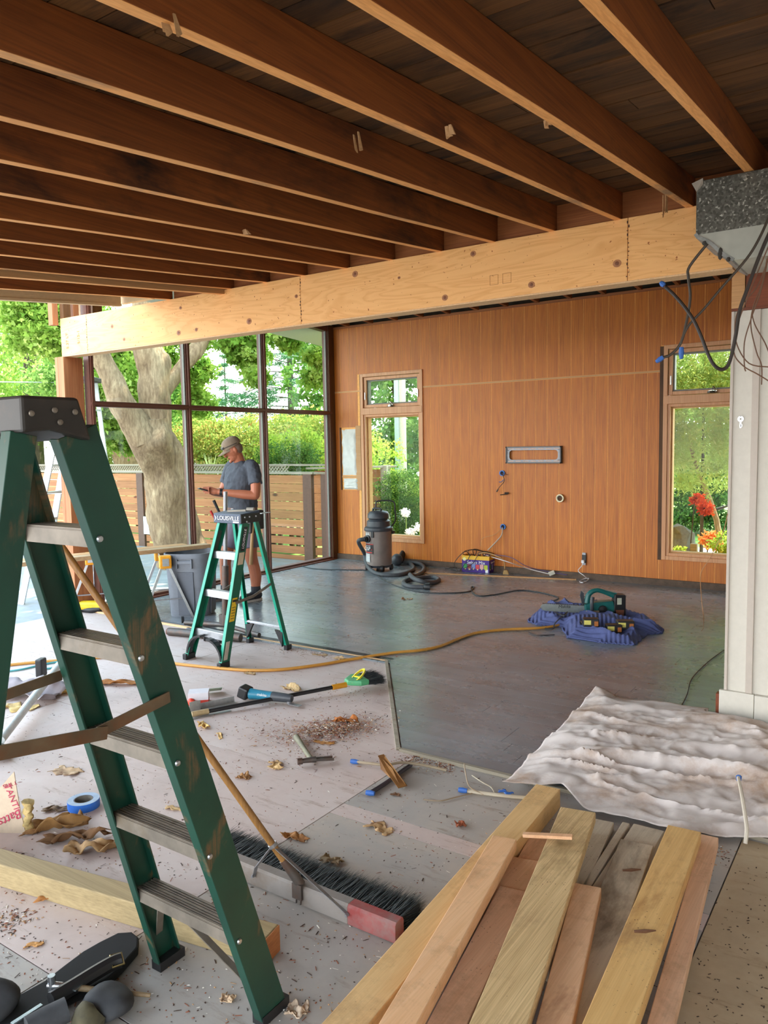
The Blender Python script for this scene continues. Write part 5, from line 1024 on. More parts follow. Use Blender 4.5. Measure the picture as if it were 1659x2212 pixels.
for p0,p1 in zip(pts,pts[1:]): m.beam(p0+Vector((0,.19,0)),p1+Vector((0,.19,0)),.40,.016,side=(0,1,0))
m.build('rolled_edge',plain('taped_edge','#8a8c88',.5,.4,var=.3,sc=20),DC)
m=MB(); 
for px,py in ((1556,548),(1522,525),(1574,560)): q=ony(px,py,YD-.005); m.ball(q,(.012,.01,.03 if px==1556 else .012),8)
m.build('fluff',plain('dark_fluff','#3a3631',.9),DC)
def hang(pts,r,lab,col='#3a2f22',Y=4.0,name='hanging_cable',n=8,dy=0):
    P=[ony(x,y,Y+dy*i/len(pts)) for i,(x,y) in enumerate(pts)]; return cable(P,r,col,lab,name=name,n=n,sm=5)
HC=[]
HC.append(hang([(1545,505),(1535,518),(1490,575),(1487,600),(1491,640),(1484,690),(1471,740),(1450,765),(1432,772)],.007,'leftmost brown cable hanging from the duct edge, bending at a sharp kink'))
HC.append(hang([(1665,460),(1640,515),(1612,560),(1560,620),(1520,668),(1490,700),(1476,725),(1471,742)],.006,'brown cable crossing diagonally and ending at a blue taped tip beside the window',Y=3.9))
HC.append(hang([(1437,620),(1455,636),(1480,665),(1500,695),(1516,730),(1528,762),(1542,788),(1558,798),(1572,790),(1582,760),(1590,720),(1598,670),(1614,625),(1632,575),(1650,530),(1668,490)],.008,'thick dark cable hanging in a deep loop down to the right window','#2a2019',Y=3.8))
bt_=plain('blue_tape','#3567b5',.6,var=.15)
for hc,(px,py,Y,dx,dz) in zip(HC,[(1433,771,4.0,-.035,-.022),(1472,750,3.9,.0,-.055),(1435,617,3.8,-.018,.018)]):
    q=ony(px,py,Y); MB().tube([q,q+Vector((dx*.5,0,dz*.5)),q+Vector((dx,0,dz))],[.010,.013,.008],8).build('blue_tape',bt_,hc,label='blue tape wrap')
for k,pts in enumerate([[(1665,520),(1640,580),(1612,650),(1594,700),(1585,760),(1605,790),(1636,808),(1662,824)],[(1660,560),(1635,620),(1600,660),(1588,700),(1592,745),(1618,785),(1662,793)],[(1662,540),(1646,620),(1622,690),(1608,740),(1608,790),(1611,802)],[(1664,500),(1650,600),(1628,660),(1622,705),(1634,760),(1645,790),(1645,831)],[(1664,530),(1640,640),(1626,670),(1630,700),(1652,740),(1664,770)]]):
    hang(pts,.0028,['thin copper coloured wire sweeping down past the white post to the right edge','thin brown wire curling in front of the white wall, ending at the right edge','short thin brown wire ending in a hook on the white wall','longest straight thin wire hanging in front of the white batten','outer thin wire bending towards the right edge'][k],'#6b4a33',Y=3.9+.05*k,name='thin_wire')
# copper wires to the floor
def loose(pts,z,r,col,lab,name='thin_wire'): return cable([onz(x,y,z) for x,y in pts],r,col,lab,name=name)
q=[ony(1572,1110,4.7),ony(1562,1150,4.75),ony(1545,1185,4.8),ony(1530,1212,4.85),ony(1514,1240,4.9),ony(1515,1290,5.0)]; cable(q+[ony(1520,1340,5.2),onz(1516,1362,.02),onz(1492,1368,.02)],.0022,'#a57a54','pair of copper wires trailing down in front of the right window to the floor',name='copper_wire')
loose([(1570,1400),(1535,1425),(1508,1450),(1492,1470),(1484,1500),(1466,1535)],.018,.003,'#3a2c26','thin dark wire curving over the wood floor beside the drop cloth')
# key on the partition
kq=ony(1600,905,4.757); K=thing('key','small silver key hanging on a nail on the white partition','key',tuple(kq)); m=MB(); m.lathe([(.006,-.0015),(.016,-.0015),(.016,.0015),(.006,.0015)],kq,16,axis=(0,-1,0),cap=False); m.bb(kq.x-.004,kq.x+.004,kq.y-.002,kq.y+.001,kq.z-.05,kq.z-.012); m.bb(kq.x,kq.x+.009,kq.y-.002,kq.y+.001,kq.z-.045,kq.z-.03); m.build('blade',plain('silver_key','#c9cdd2',.2,1),K); MB().tube([kq+Vector((0,.005,.012)),kq+Vector((0,-.02,.016))],.0018,6).build('nail',steel,K)
# ================================================================ ON THE FLOOR
# ---- yellow extension cord
cc=[(-30,1442),(60,1432),(150,1425),(230,1420),(330,1428),(400,1436),(470,1443),(540,1448),(610,1446),(690,1436),(760,1424),(850,1410),(905,1405),(950,1396),(990,1380),(1030,1367),(1090,1360),(1160,1357),(1200,1352),(1240,1342)]
cable([onz(x,y,.012 if y>1412 else .024) for x,y in cc],.011,'#c9903c','long tan yellow extension cord across the floor under the shorter ladder',name='extension_cord',cat='cord',sm=4)
cable([onz(*p,.008) for p in [(-20,1454),(40,1447),(90,1436),(125,1430),(140,1434),(120,1442),(80,1446)]],.007,'#4fa3a8','teal cord lying behind the tall ladder',name='teal_cord',cat='cord')
# ---- small broom
S_=onz(415,1543,.02); E_=onz(748,1479,.05); d=(E_-S_).normalized(); BR=thing('small_broom','broom with a black handle and yellow green head lying on the sub floor','broom',tuple((S_+E_)/2))
MB().tube([S_+d*.10,E_-d*.10],.013,10).build('handle',black,BR); MB().tube([S_,S_+d*.10],.017,10).build('grip',plain('tan_grip','#a8926c',.6),BR); MB().tube([E_-d*.10,E_],.018,10).build('collar',plain('orange_collar','#c98a1e',.5),BR)
n_=Vector((-d.y,d.x,0)); up=Vector((0,0,1)); hd=E_+d*.05
m=MB(); m.prism([E_+n_*.03,E_+n_*.10+d*.07,E_+d*.13+n_*.09,E_+d*.13-n_*.09,E_-n_*.09+d*.07,E_-n_*.03],(n_*.0+up*.8).normalized(),.035); m.build('head',plain('green_head','#4b9a6a',.5),BR,bevel=.01)
m=MB(); m.lathe([(.03,0),(.038,0),(.038,.012),(.03,.012)],E_+d*.085+up*.036,20,axis=(-.2,-.4,1),sx=1,sy=2.2,cap=False); m.bb((E_+d*.085).x-.03,(E_+d*.085).x+.03,(E_+d*.085).y-.006,(E_+d*.085).y+.006,.08,.095); m.build('trim',plain('yellow_trim','#e8d83a',.5),BR)
def bristles(name,par,base,dirs,n,L,r,mat,seed,jit=.25):
    q=random.Random(seed); m=MB(); 
    for k in range(n):
        p,dd,sd=base(q); dv=(dd+Vector((q.uniform(-jit,jit),q.uniform(-jit,jit),q.uniform(-jit*.5,jit*.5)))).normalized(); l=L*q.uniform(.8,1.08); s=dv.orthogonal().normalized()*r; s2=dv.cross(s).normalized()*r; e=p+dv*l+Vector((0,0,-.004))
        m.add([p+s,p-s*.5+s2*.87,p-s*.5-s2*.87,e],[(0,1,3),(1,2,3),(2,0,3)])
    o_=m.build(name,mat,par,smooth=False,kind='stuff'); return o_
drk=plain('dark_bristle','#2b2f33',.6,var=.3,sc=60)
bristles('bristles',BR,lambda q:(E_+d*.125+n_*q.uniform(-.085,.085)+up*q.uniform(0,.03),d+n_*0,0),None,1400,.14,.0018,drk,3,.35)
# ---- push broom
yb0=1.985; PB=thing('push_broom','wide push broom with black bristles, lying with its block on edge behind the tall ladder','broom',(-1.8,2.02,0))
x0,x1=-2.26,-1.335
blk=plain('grey_painted_block','#857e79',.7,var=.12,sc=10,dirt='#7a6a5c')
def blkm(a,b,mat):
    m=MB(); h_=.075; m.prism([(a,yb0,.006),(a,yb0+.012,.0),(a,yb0+.045,.0),(a,yb0+.052,.02),(a,yb0+.052,h_-.01),(a,yb0+.045,h_),(a,yb0+.008,h_),(a,yb0,h_-.008)],(1,0,0),b-a); return m.build('block',mat,PB,bevel=.002)
blkm(x0,-1.53,blk); blkm(-1.53,x1,plain('red_painted_end','#93403e',.7,var=.2,sc=12,dirt='#857470',dirtamt=.62))
bristles('bristles',PB,lambda q:(Vector((q.uniform(x0+.01,x1-.01),yb0+.05,q.uniform(.006,.070))),Vector((.14,1,q.uniform(-.10,.22))),0),None,13000,.135,.0019,plain('black_bristle','#34383a',.5,var=.35,sc=80),5,.16)
sk=Vector((-1.745,1.99,.085)); tp=onx(118,1160,-2.38); dh=(tp-sk).normalized(); 
hw=wood('worn_broom_handle','#7d5526','#a87a42','z',.45,stain='#5a3a1c',st_amt=.3)
MB().tube([sk+dh*.05,tp],[.0125,.0125],14).build('handle',hw,PB); MB().tube([sk+dh*-.01,sk+dh*.10],[.018,.016],14).build('socket',dks,PB)
MB().lathe([(.0145,0),(.0165,0),(.0165,.012),(.0145,.012)],sk+dh*.16,16,axis=dh).build('clamp_ring',steel,PB)
for s,e in ((-1,(-1.955,yb0-.004,.05)),(1,(-1.525,yb0-.004,.045))):
    m=MB(); a=sk+dh*.165; e=Vector(e); md=a.lerp(e,.78)+Vector((0,-.01,.012)); m.beam(a,md,.013,.003); m.beam(md,e,.013,.003); m.lathe([(0,0),(.007,0),(.005,.012),(0,.013)],e,10,axis=(0,-1,0)); m.build('brace',steel,PB)
m=MB(); m.beam(sk+Vector((-.008,0,.0)),(sk.x-.008,yb0-.005,.01),.004,.004); m.beam(sk+Vector((.012,0,.0)),(sk.x+.012,yb0-.005,.01),.004,.004); m.bb(sk.x-.02,sk.x+.022,yb0-.012,yb0-.001,.03,.085); m.build('bracket',dks,PB)
# ---- 4x4 timber
e0=Vector((-1.60,1.735,.045)); e1=Vector((-3.6,1.72,.045)); 
tw=wood('weathered_square_timber','#94805a','#b09a70','x',.75,knots=True,tint=.05,stain='#7d6a48',st_amt=.25)
ang=(onz(611,2020,.09)-onz(282,1928,.09)); ang.z=0; ang.normalize(); c0=onz(592,2014,.09); c0.z=.045; nn_=Vector((-ang.y,ang.x,0))
MB().beam(c0-ang*.01,c0-ang*2.2,.088,.088,side=nn_).build('square_timber',[tw],bevel=.004,cat='lumber',label='thick weathered square timber lying under the tall ladder')
MB().beam(c0-ang*.0095,c0-ang*.006,.085,.085,side=nn_).build('sawn_end',wood('orange_sawn_end','#a8683a','#c48450','y',.7),D.objects['square_timber'])
# ---- lumber pile
def lumber(fl_,fr_,nl_,nr_,zt,th,mat,label,ext=.35,name='lumber_board',zb=None):
    A,B_,C_,E__=[onz(x,y,zt) for x,y in (fl_,fr_,nl_,nr_)]; far=(A+B_)/2; near=(C_+E__)/2; dd=(near-far); 
    dn=dd.normalized(); s=Vector((-dn.y,dn.x,0)); w1=abs((B_-A).dot(s)); w2_=abs((E__-C_).dot(s)); wd=(w1+w2_)/2
    near=near+dn*ext; z=Vector((0,0,-th/2)); return MB().beam(far+z,near+z,wd,th,side=s).build(name,mat,bevel=.003,cat='lumber',label=label,group='boards piled at the lower right')
wp=lambda n,a,b,**k: wood(n,a,b,'y',.7,sc=1.4,tint=.0,fine=k.pop('fine',.5),speck=True,**k)
wy=wp('yellow_pine','#d6aa70','#e8c48c',knots=True); wo=wp('fresh_orange_pine','#e2ab78','#f0c498'); wg=wp('rough_dusty_pine','#c9a672','#e2c492',knots=True,stain='#877048',st_amt=.3,fine=1.6)
wpk=wp('pinkish_fir','#dba884','#ecc2a0',stain='#96705a',st_amt=.3); wdk=wp('stained_red_fir','#cf9c72','#e2b690',stain='#7a4526',st_amt=.4); wgr=wp('grey_dusty_board','#b8a894','#cec0aa',stain='#7a6c5c',st_amt=.3); wgo=wp('golden_board','#d0a262','#e6be7e',stain='#9a6a38',st_amt=.35,knots=True)
lumber((1151,1703),(1217,1694),(690,2212),(800,2212),.085,.085,wy,'longest pale board of the pile, its far end tucked under the drop cloth',ext=.1)
lumber((1060,1816),(1120,1800),(812,2212),(905,2212),.135,.045,wo,'fresh orange board lying on top of the longest pale board')
lumber((1083,1914),(1136,1924),(915,2212),(1015,2212),.062,.04,wpk,'low pinkish board between the fresh orange and the rough dusty board')
lumber((1142,1806),(1190,1810),(1010,2050),(1060,2056),.041,.038,wpk,'short pinkish board end under the far side of the pile',ext=0)
lumber((1097,1852),(1170,1856),(1040,2000),(1120,2004),.055,.014,wdk,'dark stained board peeking from under the rough dusty board',ext=.0)
lumber((1211,1744),(1287,1753),(1012,2212),(1140,2212),.125,.042,wg,'rough dusty wide board with wavy grain in the middle of the pile')
lumber((1239,1911),(1301,1912),(1158,2212),(1236,2212),.098,.042,wdk,'narrow red stained board right of the rough dusty board')
lumber((1335,1814),(1418,1824),(1175,2212),(1272,2212),.060,.042,wgr,'dusty board with an orange resin patch left of the golden board')
lumber((1442,1790),(1515,1788),(1252,2212),(1378,2212),.122,.045,wgo,'golden board on top at the right of the pile')
lumber((1518,1802),(1549,1808),(1392,2212),(1460,2212),.080,.042,wpk,'pinkish board at the right edge of the pile')
lumber((1248,1762),(1330,1775),(1150,1960),(1235,1975),.040,.038,wgr,'grey plank end seen behind the rough dusty board',ext=.3)
lumber((1345,1775),(1360,1778),(1225,1960),(1245,1965),.040,.038,wgr,'very narrow grey plank in the gap of the lower layer',ext=.2)
lumber((1368,1778),(1436,1795),(1250,1960),(1330,1975),.039,.037,wgr,'wide grey plank behind the dusty board with the resin patch',ext=.3)
MB().beam(onz(1130,1803,.13),onz(1236,1808,.15),.022,.012).build('wood_splinter',wdk,cat='scrap',label='long reddish wood splinter across the far ends of the pile')
for k,(px,py,z,lb) in enumerate([(1370,2012,.13,'curled dark bark sliver on the golden board'),(1345,1880,.075,'small bark sliver on the dusty board')]):
    q=onz(px,py,z); MB().tube([q,q+Vector((.03,.01,.006)),q+Vector((.055,.035,.003))],[.004,.006,.002],6).build('bark_sliver',plain('bark_sliver','#5a3a24',.8),cat='scrap',label=lb)
# ---- canvas drop cloth
def cloth():
    A=onz(1085,1708); B_=onz(1288,1500); rt=Vector((2.2,4.62,0)); rb=Vector((2.2,3.1,0))
    top=[B_,onz(1330,1517),onz(1450,1530),onz(1570,1550),onz(1659,1575),rt]; bot=[A,onz(1165,1712),onz(1215,1712),onz(1270,1762),onz(1395,1792),onz(1480,1815),onz(1659,1820),rb]
    def poly(P,u):
        L=[0]; 
        for p,q in zip(P,P[1:]): L.append(L[-1]+(q-p).length)
        s=u*L[-1]
        for i in range(len(P)-1):
            if s<=L[i+1] or i==len(P)-2: f=(s-L[i])/(L[i+1]-L[i]+1e-9); return P[i].lerp(P[i+1],f)
    nu,nv=300,110; vs=[];fs=[]; pk0=onz(1185,1700,.085); pkd=(onz(720,2212,.085)-pk0).normalized()
    for j in range(nv+1):
        v=j/nv
        for i in range(nu+1):
            u=i/nu; p=poly(bot,u).lerp(poly(top,u),v); e=min(v,1-v,u*2.5)*12; 
            if p.x>-.95: p.y=min(p.y,4.68)
            w=Vector((p.x*.8,p.y,0)); rr_=0
            dx=noise.noise(w*2.2)*.35
            # long wavy folds running along X, plus crumple
            def rg(a,b,c,sh): return max(0,1-abs(noise.noise(Vector((a,b,c))))*sh)
            q1=p.x*.9+p.y*.45; q2=p.y*.9-p.x*.22
            h_=.020+.020*noise.noise(w*1.4)+.040*rg(q1*.7+dx,q2*3.4,1,5)**1.6+.022*rg(q1*1.6,q2*6.5+dx*2,7,4.5)**1.4+.010*rg(q1*4+q2*3,q2*6-q1*3,4,3.5)**1.3+.006*rg(q1*8-q2*9,q2*8+q1*6,14,3.5)+.003*rg(q1*14,q2*12+q1*8,24,3)+.003*noise.noise(Vector((p.x*26,p.y*30,9)))
            edge=max(0,1-min(v,1-v)*9); h_+=.02*edge*noise.noise(Vector((p.x*6,p.y*3,2)))
            # raised bunched corner at the far left
            dcr=(p-B_).length; h_+=.085*math.exp(-(dcr/.14)**2)
            # the cloth rises over the plank end
            rel=p-pk0; al=rel.dot(pkd); ac=(rel-pkd*al).length; h_=max(h_,.100*max(0,1-max(0,ac-.06)/.10)*max(0,min(1,1+(al+.22)/.12)) if al<.25 else 0)
            h_+=.024*math.exp(-((u-.03)/.02)**2)
            z=.016+max(0,h_)*min(1,.35+e*.3)
            vs.append((p.x+.012*noise.noise(Vector((p.y*6,p.x*2,5))),p.y+.02*noise.noise(Vector((p.x*6,1,5)))*(1 if v in (0,1) else .4),z))
    for j in range(nv):
        for i in range(nu): b=j*(nu+1)+i; fs.append((b,b+1,b+nu+2,b+nu+1))
    m=MB(); m.add(vs,fs); m.smooth=True
    o_=m.build('drop_cloth',plain('dusty_canvas','#d8cfcb',.9,var=.04,sc=14,dirt='#b09580',dirtamt=.5,dsc=3),cat='drop cloth',label='crumpled off-white canvas drop cloth spread on the floor at the right'); o_.data.shade_smooth()
    s=o_.modifiers.new('thick','SOLIDIFY'); s.thickness=.002
cloth()
# ---- blue moving blanket and tools on it
def blanket():
    o_=[onz(1138,1345),onz(1172,1315),onz(1245,1312),onz(1350,1320),onz(1395,1335),onz(1435,1365),onz(1432,1372),onz(1400,1375),onz(1372,1398),onz(1300,1393),onz(1225,1382),onz(1212,1358),onz(1160,1354)]
    from mathutils.geometry import intersect_point_tri_2d
    from mathutils import geometry
    x0=min(p.x for p in o_);x1=max(p.x for p in o_);y0=min(p.y for p in o_);y1=max(p.y for p in o_)
    def inside(x,y):
        c=False;n=len(o_)
        for i in range(n):
            a,b=o_[i],o_[i-1]
            if (a.y>y)!=(b.y>y) and x<(b.x-a.x)*(y-a.y)/(b.y-a.y)+a.x: c=not c
        return c
    def dist(x,y):
        p=Vector((x,y)); return min((p-geometry.intersect_point_line(p,a.xy,b.xy)[0].xy).length if 0<=geometry.intersect_point_line(p,a.xy,b.xy)[1]<=1 else min((p-a.xy).length,(p-b.xy).length) for a,b in zip(o_,o_[1:]+o_[:1]))
    n=230; idx={};vs=[];fs=[]
    st=(x1-x0)/n
    ny=int((y1-y0)/st)+1
    for j in range(ny+1):
        for i in range(n+1):
            x=x0+i*st;y=y0+j*st
            if inside(x,y):
                dd=dist(x,y); f=abs(noise.noise(Vector((x*2.6+y,y*2.2-x*.8,3)))); h_=.02+.075*(1-min(1,f*2.6))**2*min(1,dd*9)+.03*noise.noise(Vector((x*3,y*3,1)))
                zz=(x*1.0+y*.6); q_=abs(((x*.8-y*.6)*4)%2-1); ridge=.0045*math.sin((y*.8+x*.6+q_*.16)*2*math.pi/.042)
                idx[(i,j)]=len(vs); vs.append((x,y,.018+max(.006,h_*min(1,dd*14))+ridge))
    for j in range(ny):
        for i in range(n):
            k=[(i,j),(i+1,j),(i+1,j+1),(i,j+1)]; k=[idx[q] for q in k if q in idx]
            if len(k)>=3: fs.append(tuple(k))
    m=MB(); m.add(vs,fs); m.smooth=True; b=m.build('moving_blanket',plain('quilted_blue_cloth','#4c5686',.85,var=.15,sc=30),cat='blanket',label='quilted dark blue moving blanket bunched on the far wood floor'); b.data.shade_smooth()
    s=b.modifiers.new('thick','SOLIDIFY'); s.thickness=.012; s.offset=-1
blanket()
teal=plain('teal_tool_plastic','#17605e',.4); tealb=plain('blue_teal_tool','#1f7590',.4)
q=ony(1290,1318,6.75); q=onz(1292,1330,.05); u=Vector((.83,.56,0)).normalized(); f_=Vector((-.56,.83,0)); CS=thing('chainsaw','teal and black cordless chainsaw resting on the blue blanket','chainsaw',(q.x,q.y,.04)); Zv=Vector((0,0,1)); cs=lambda a,b,c:q+u*a+f_*b+Zv*c
m=MB(); m.prism([cs(-.11,0,0),cs(.14,0,0),cs(.16,0,.06),cs(.14,0,.13),cs(-.02,0,.12),cs(-.12,0,.10)],f_,.10); m.build('body',teal,CS,bevel=.01)
m=MB(); m.tube([cs(-.09,.05,.11),cs(-.07,.05,.19),cs(0,.05,.225),cs(.09,.05,.20),cs(.17,.05,.17)],[.028,.024,.020,.022,.03],12,smooth=4); m.build('handle',teal,CS)
m=MB(); m.prism([cs(.14,-.005,-.0),cs(.25,-.005,.0),cs(.25,-.005,.185),cs(.15,-.005,.19)],f_,.10); bat=m.build('battery',black,CS,bevel=.008); MB().prism([cs(.17,-.008,.10),cs(.21,-.008,.10),cs(.21,-.008,.16),cs(.17,-.008,.16)],f_,.003).build('battery_label',plain('pale_label2','#b8bba8',.5),bat); MB().prism([cs(.16,-.012,.0),cs(.23,-.012,.0),cs(.23,-.012,.05),cs(.16,-.012,.05)],f_,.008).build('battery_clip',plain('brown_clip','#7a4a34',.5),bat)
m=MB(); m.prism([cs(-.13,.04,.08),cs(-.11,.04,.08),cs(-.12,.04,.20),cs(-.145,.04,.225),cs(-.155,.04,.18)],f_,.012); m.tube([cs(-.06,-.01,.02),cs(-.065,-.03,.12),cs(-.05,-.01,.17)],.016,8,smooth=3); m.build('hand_guard',dkgrey,CS,bevel=.002)
pts=[cs(-.12,.03,.01),cs(-.12,.03,.075)]+[cs(-.50-.03*math.sin(k/6*math.pi),.03,.10-.015-.045*(k/6)+.02) for k in range(7)]
m=MB(); m.prism([cs(-.10,.03,.085),cs(-.46,.03,.112),cs(-.50,.03,.105),cs(-.515,.03,.085),cs(-.50,.03,.055),cs(-.46,.03,.045),cs(-.10,.03,.015)],f_,.006); m.build('guide_bar',plain('pale_bar_steel','#a9b2ae',.35,.6),CS)
m=MB(); 
for k in range(24):
    t_=k/23; m.box(cs(-.10-.39*t_,.033,.089+.026*t_),(.009,.010,.008))
m.build('chain',black,CS); m=MB(); m.box(cs(-.055,-.02,.03),(.12,.02,.045),rz=.6); m.build('sprocket_cover',plain('brown_cover','#8c7a66',.6,var=.2),CS,bevel=.006); MB().lathe([(0,0),(.04,0),(.036,.015),(0,.02)],cs(.04,-.005,.055),16,axis=-f_).build('knob',black,CS)
text('lettering','Makita',black,CS,cs(-.30,.028,.082),.042,u,Zv,shear=.2)
def battery(px,py,z,lab,rz,s=1):
    q=onz(px,py,z); t_=thing('tool_battery',lab,'battery',tuple(q),group='batteries on the blanket'); R=Matrix.Rotation(rz,3,'Z'); P_=lambda a,b,c:q+R@Vector((a,b,c))*s
    MB().box(P_(0,0,.03),(.115*s,.075*s,.06*s),rz=rz).build('case',black,t_,bevel=.008); MB().box(P_(-.027,-.039,.034),(.05*s,.003,.032*s),rz=rz).build('yellow_label',plain('cream_yellow_label','#d9d06a',.6),t_); MB().box(P_(.036,-.039,.025),(.028*s,.004,.036*s),rz=rz).build('orange_button',plain('orange_button','#a9652a',.6),t_); return t_
battery(1276,1352,.10,'battery with a yellow label at the end of the tan cord',.45,1.1); battery(1270,1358,.05,'lower battery under the labelled one near the cord end',.5,1.05); battery(1325,1365,.055,'battery with a yellow label nearer the right side of the blanket',.55,1.1); battery(1350,1358,.07,'black battery pack rightmost on the blanket',.5,1.2)
q=onz(1318,1350,.09); m=MB(); m.tube([q,q+u*.12],[.012,.014],8); m.lathe([(0,0),(.02,0),(.016,.03),(0,.04)],q+u*.10,10,axis=u); m.build('drill_bit_set',alud,cat='tool',label='small metal drill chuck lying on the blanket behind the batteries')
cable([onz(1206,1318,.05),onz(1180,1310,.03),onz(1215,1330,.10),onz(1225,1322,.10),onz(1200,1345,.06),onz(1195,1358,.03),onz(1180,1358,.02),onz(1172,1352,.02)],.005,'#26262a','black cord end looping over the left part of the blanket')
cable([onz(1142,1365,.018),onz(1160,1372,.018),onz(1198,1371,.018)],.004,'#25252a','short black wire piece in front of the blanket')
# ---- oscillating tool, nail box, brackets
p0=onz(518,1496,.045); p1=onz(622,1508,.045); u=(p1-p0).normalized(); f_=Vector((-u.y,u.x,0)); MT=thing('multi_tool','teal and black oscillating power tool lying beside the broom handle','tool',tuple((p0+p1)/2)); L=(p1-p0).length
m=MB(); m.box(p0+u*.040+Zv*.008,(.070,.085,.075),M=Matrix((u,f_,Zv)).transposed()@Matrix.Rotation(.3,3,'Y')); m.build('battery',black,MT,bevel=.012)
MB().tube([p0+u*.08,p0+u*.14,p0+u*.25],[.036,.031,.029],14,smooth=3).build('body',tealb,MT); MB().tube([p0+u*.24,p0+u*.33,p0+u*.38],[.031,.028,.022],14,smooth=2).build('gear_case',dkgrey,MT); m=MB(); m.tube([p0+u*.36+Zv*.0,p0+u*.36-Zv*.03],.018,12); m.box(p0+u*.41-Zv*.03-f_*.02,(.09,.035,.003)); m.build('blade_head',steel,MT)
text('lettering','makita',wt,MT,p0+u*.18-f_*.030+Zv*.012,.026,u,Zv)
q=onz(425,1520); NB=thing('nail_box','small white and red cardboard box left of the power tool','box',(q.x,q.y,0)); rz=.75
MB().box((q.x,q.y+.02,.055),(.125,.10,.045),rz=rz).build('lid',plain('white_card','#d9d6dc',.6,var=.04),NB); MB().box((q.x,q.y+.02,.017),(.123,.098,.033),rz=rz).build('base',plain('red_card','#c23a2a',.6),NB)
MB().box((q.x-.01,q.y-.03,.055),(.03,.02,.02),rz=rz).build('print',plain('red_print4','#b8403a',.6),NB)
q=onz(400,1530); MB().ball((q.x,q.y+.05,.025),(.03,.022,.025),12).build('red_canister',plain('red_cap','#d8402a',.5),cat='canister',label='small red canister peeking out left of the nail box')
q=onz(462,1500); MB().box((q.x-.01,q.y,.03),(.12,.003,.09),M=Matrix.Rotation(.9,3,'Z')@Matrix.Rotation(1.1,3,'X')).build('green_card',plain('pale_green_card','#a8bfa8',.6),cat='card',label='pale green card leaning behind the nail box')
m=MB(); q=onz(415,1540); uu=(onz(485,1525)-q).normalized(); ff=Vector((-uu.y,uu.x,0)); m.box(q+uu*.02+Zv*.035,(.07,.003,.07),M=Matrix((uu,ff,Zv)).transposed()); m.box(q+uu*.16+ff*.04+Zv*.018,(.27,.003,.036),M=Matrix((uu,ff,Zv)).transposed()); m.box(q+uu*.16+Zv*.002+ff*.02,(.27,.04,.003),M=Matrix((uu,ff,Zv)).transposed()); m.build('steel_bracket',plain('galvanised_plate','#a9aaa8',.45,.6,var=.15),cat='bracket',label='bent galvanised steel bracket in front of the nail box')
m=MB(); q=onz(455,1545); m.box(q+Zv*.003,(.26,.025,.004),M=Matrix((uu,ff,Zv)).transposed()); m.build('steel_strap',plain('galvanised_strap','#9a9a98',.45,.6),cat='strap',label='flat perforated steel strap under the broom grip')
# ---- hammer
a=onz(640,1592,.02); b_=onz(672,1640,.022); u=(b_-a).normalized(); f_=Vector((-u.y,u.x,0)); H=thing('framing_hammer','claw hammer with a worn grey wooden handle on the sub floor','hammer',tuple((a+b_)/2))
MB().tube([a,a+u*.05,a.lerp(b_,.5),b_],[.018,.016,.0125,.014],12,smooth=3).build('handle',wood('grey_green_handle','#7a7862','#9a967c','x',.7),H)
hd=b_+u*.02+Zv*.005; m=MB(); hx=(onz(705,1643)-onz(652,1650)).normalized(); m.tube([hd-hx*.075,hd-hx*.05],.017,12); m.tube([hd-hx*.05,hd-hx*.03,hd+hx*.02],[.012,.013,.016],12)
for s in (-1,1): m.beam(hd+hx*.015+u*s*.008,hd+hx*.11+u*s*.016-Zv*.006,.010,.012)
m.build('head',dks,H)
# ---- masking tape roll, tool belt, drop of insulation paper
q=onz(160,1752,0); t_=thing('tape_roll','roll of blue painters tape lying flat on the sub floor','tape',tuple(q)); qq=Vector((q.x,q.y+.05,.0)); MB().lathe([(.042,.0),(.070,.0),(.070,.036),(.042,.036),(.042,.0)],qq,32,cap=False).build('tape',plain('painters_blue_tape','#2a6fd0',.5),t_); MB().lathe([(.038,.001),(.0421,.001),(.0421,.0362),(.038,.0362),(.038,.001)],qq,32,cap=False).build('core',plain('card_core','#6f6a62',.8),t_)
MB().lathe([(.043,.0361),(.0695,.0361),(.0695,.0368),(.043,.0368)],qq,32,cap=False).build('side',plain('tape_side','#9fb4cc',.6),t_)
# scraps of insulation paper
def crumple(px,py,L,Wd,col,lab,seed,rz=0,h=.03,z=0,curl=.5,n=26,mat=None,name='paper_scrap',cat='scrap',group='torn insulation paper scraps'):
    h*=(.55 if L<.13 else .85)
    q=onz(px,py,z); r=random.Random(seed); vs=[];fs=[]; R=Matrix.Rotation(rz,3,'Z'); off=Vector((seed*3.1,seed*1.7,0))
    nx,ny=n,max(4,int(n*Wd/L)+2)
    for j in range(ny+1):
        for i in range(nx+1):
            u,v=i/nx-.5,j/ny-.5; jx=noise.noise(off+Vector((v*4,0,1)))*.22*(abs(u)*2)**3+.05*noise.noise(off+Vector((v*15,u*3,8))); jy=(noise.noise(off+Vector((u*3.2,0,2)))*.5+.2*noise.noise(off+Vector((u*11,0,6))))*(abs(v)*2)**1.5
            x=(u+jx)*L; y=(v+jy)*Wd; zz=abs(noise.noise(off+Vector((u*2.4,v*1.8,3))))*h*1.5+h*curl*(v*2)**2*.9*(.6+.8*noise.noise(off+Vector((u*2.5,5,1))))+.18*h*noise.noise(off+Vector((u*9,v*7,5)))
            vs.append(R@Vector((x,y,max(.002,zz)))+q)
    for j in range(ny):
        for i in range(nx): b=j*(nx+1)+i; fs.append((b,b+1,b+nx+2,b+nx+1))
    m=MB(); m.add(vs,fs); m.smooth=True; o_=m.build(name,mat or plain('scrap_paper_%d'%seed,col,.8,var=.14,sc=25,dirt='#6a3c1e',dirtamt=.25,dsc=6),cat=cat,label=lab,group=group); o_.modifiers.new('t','SOLIDIFY').thickness=.0025; return o_
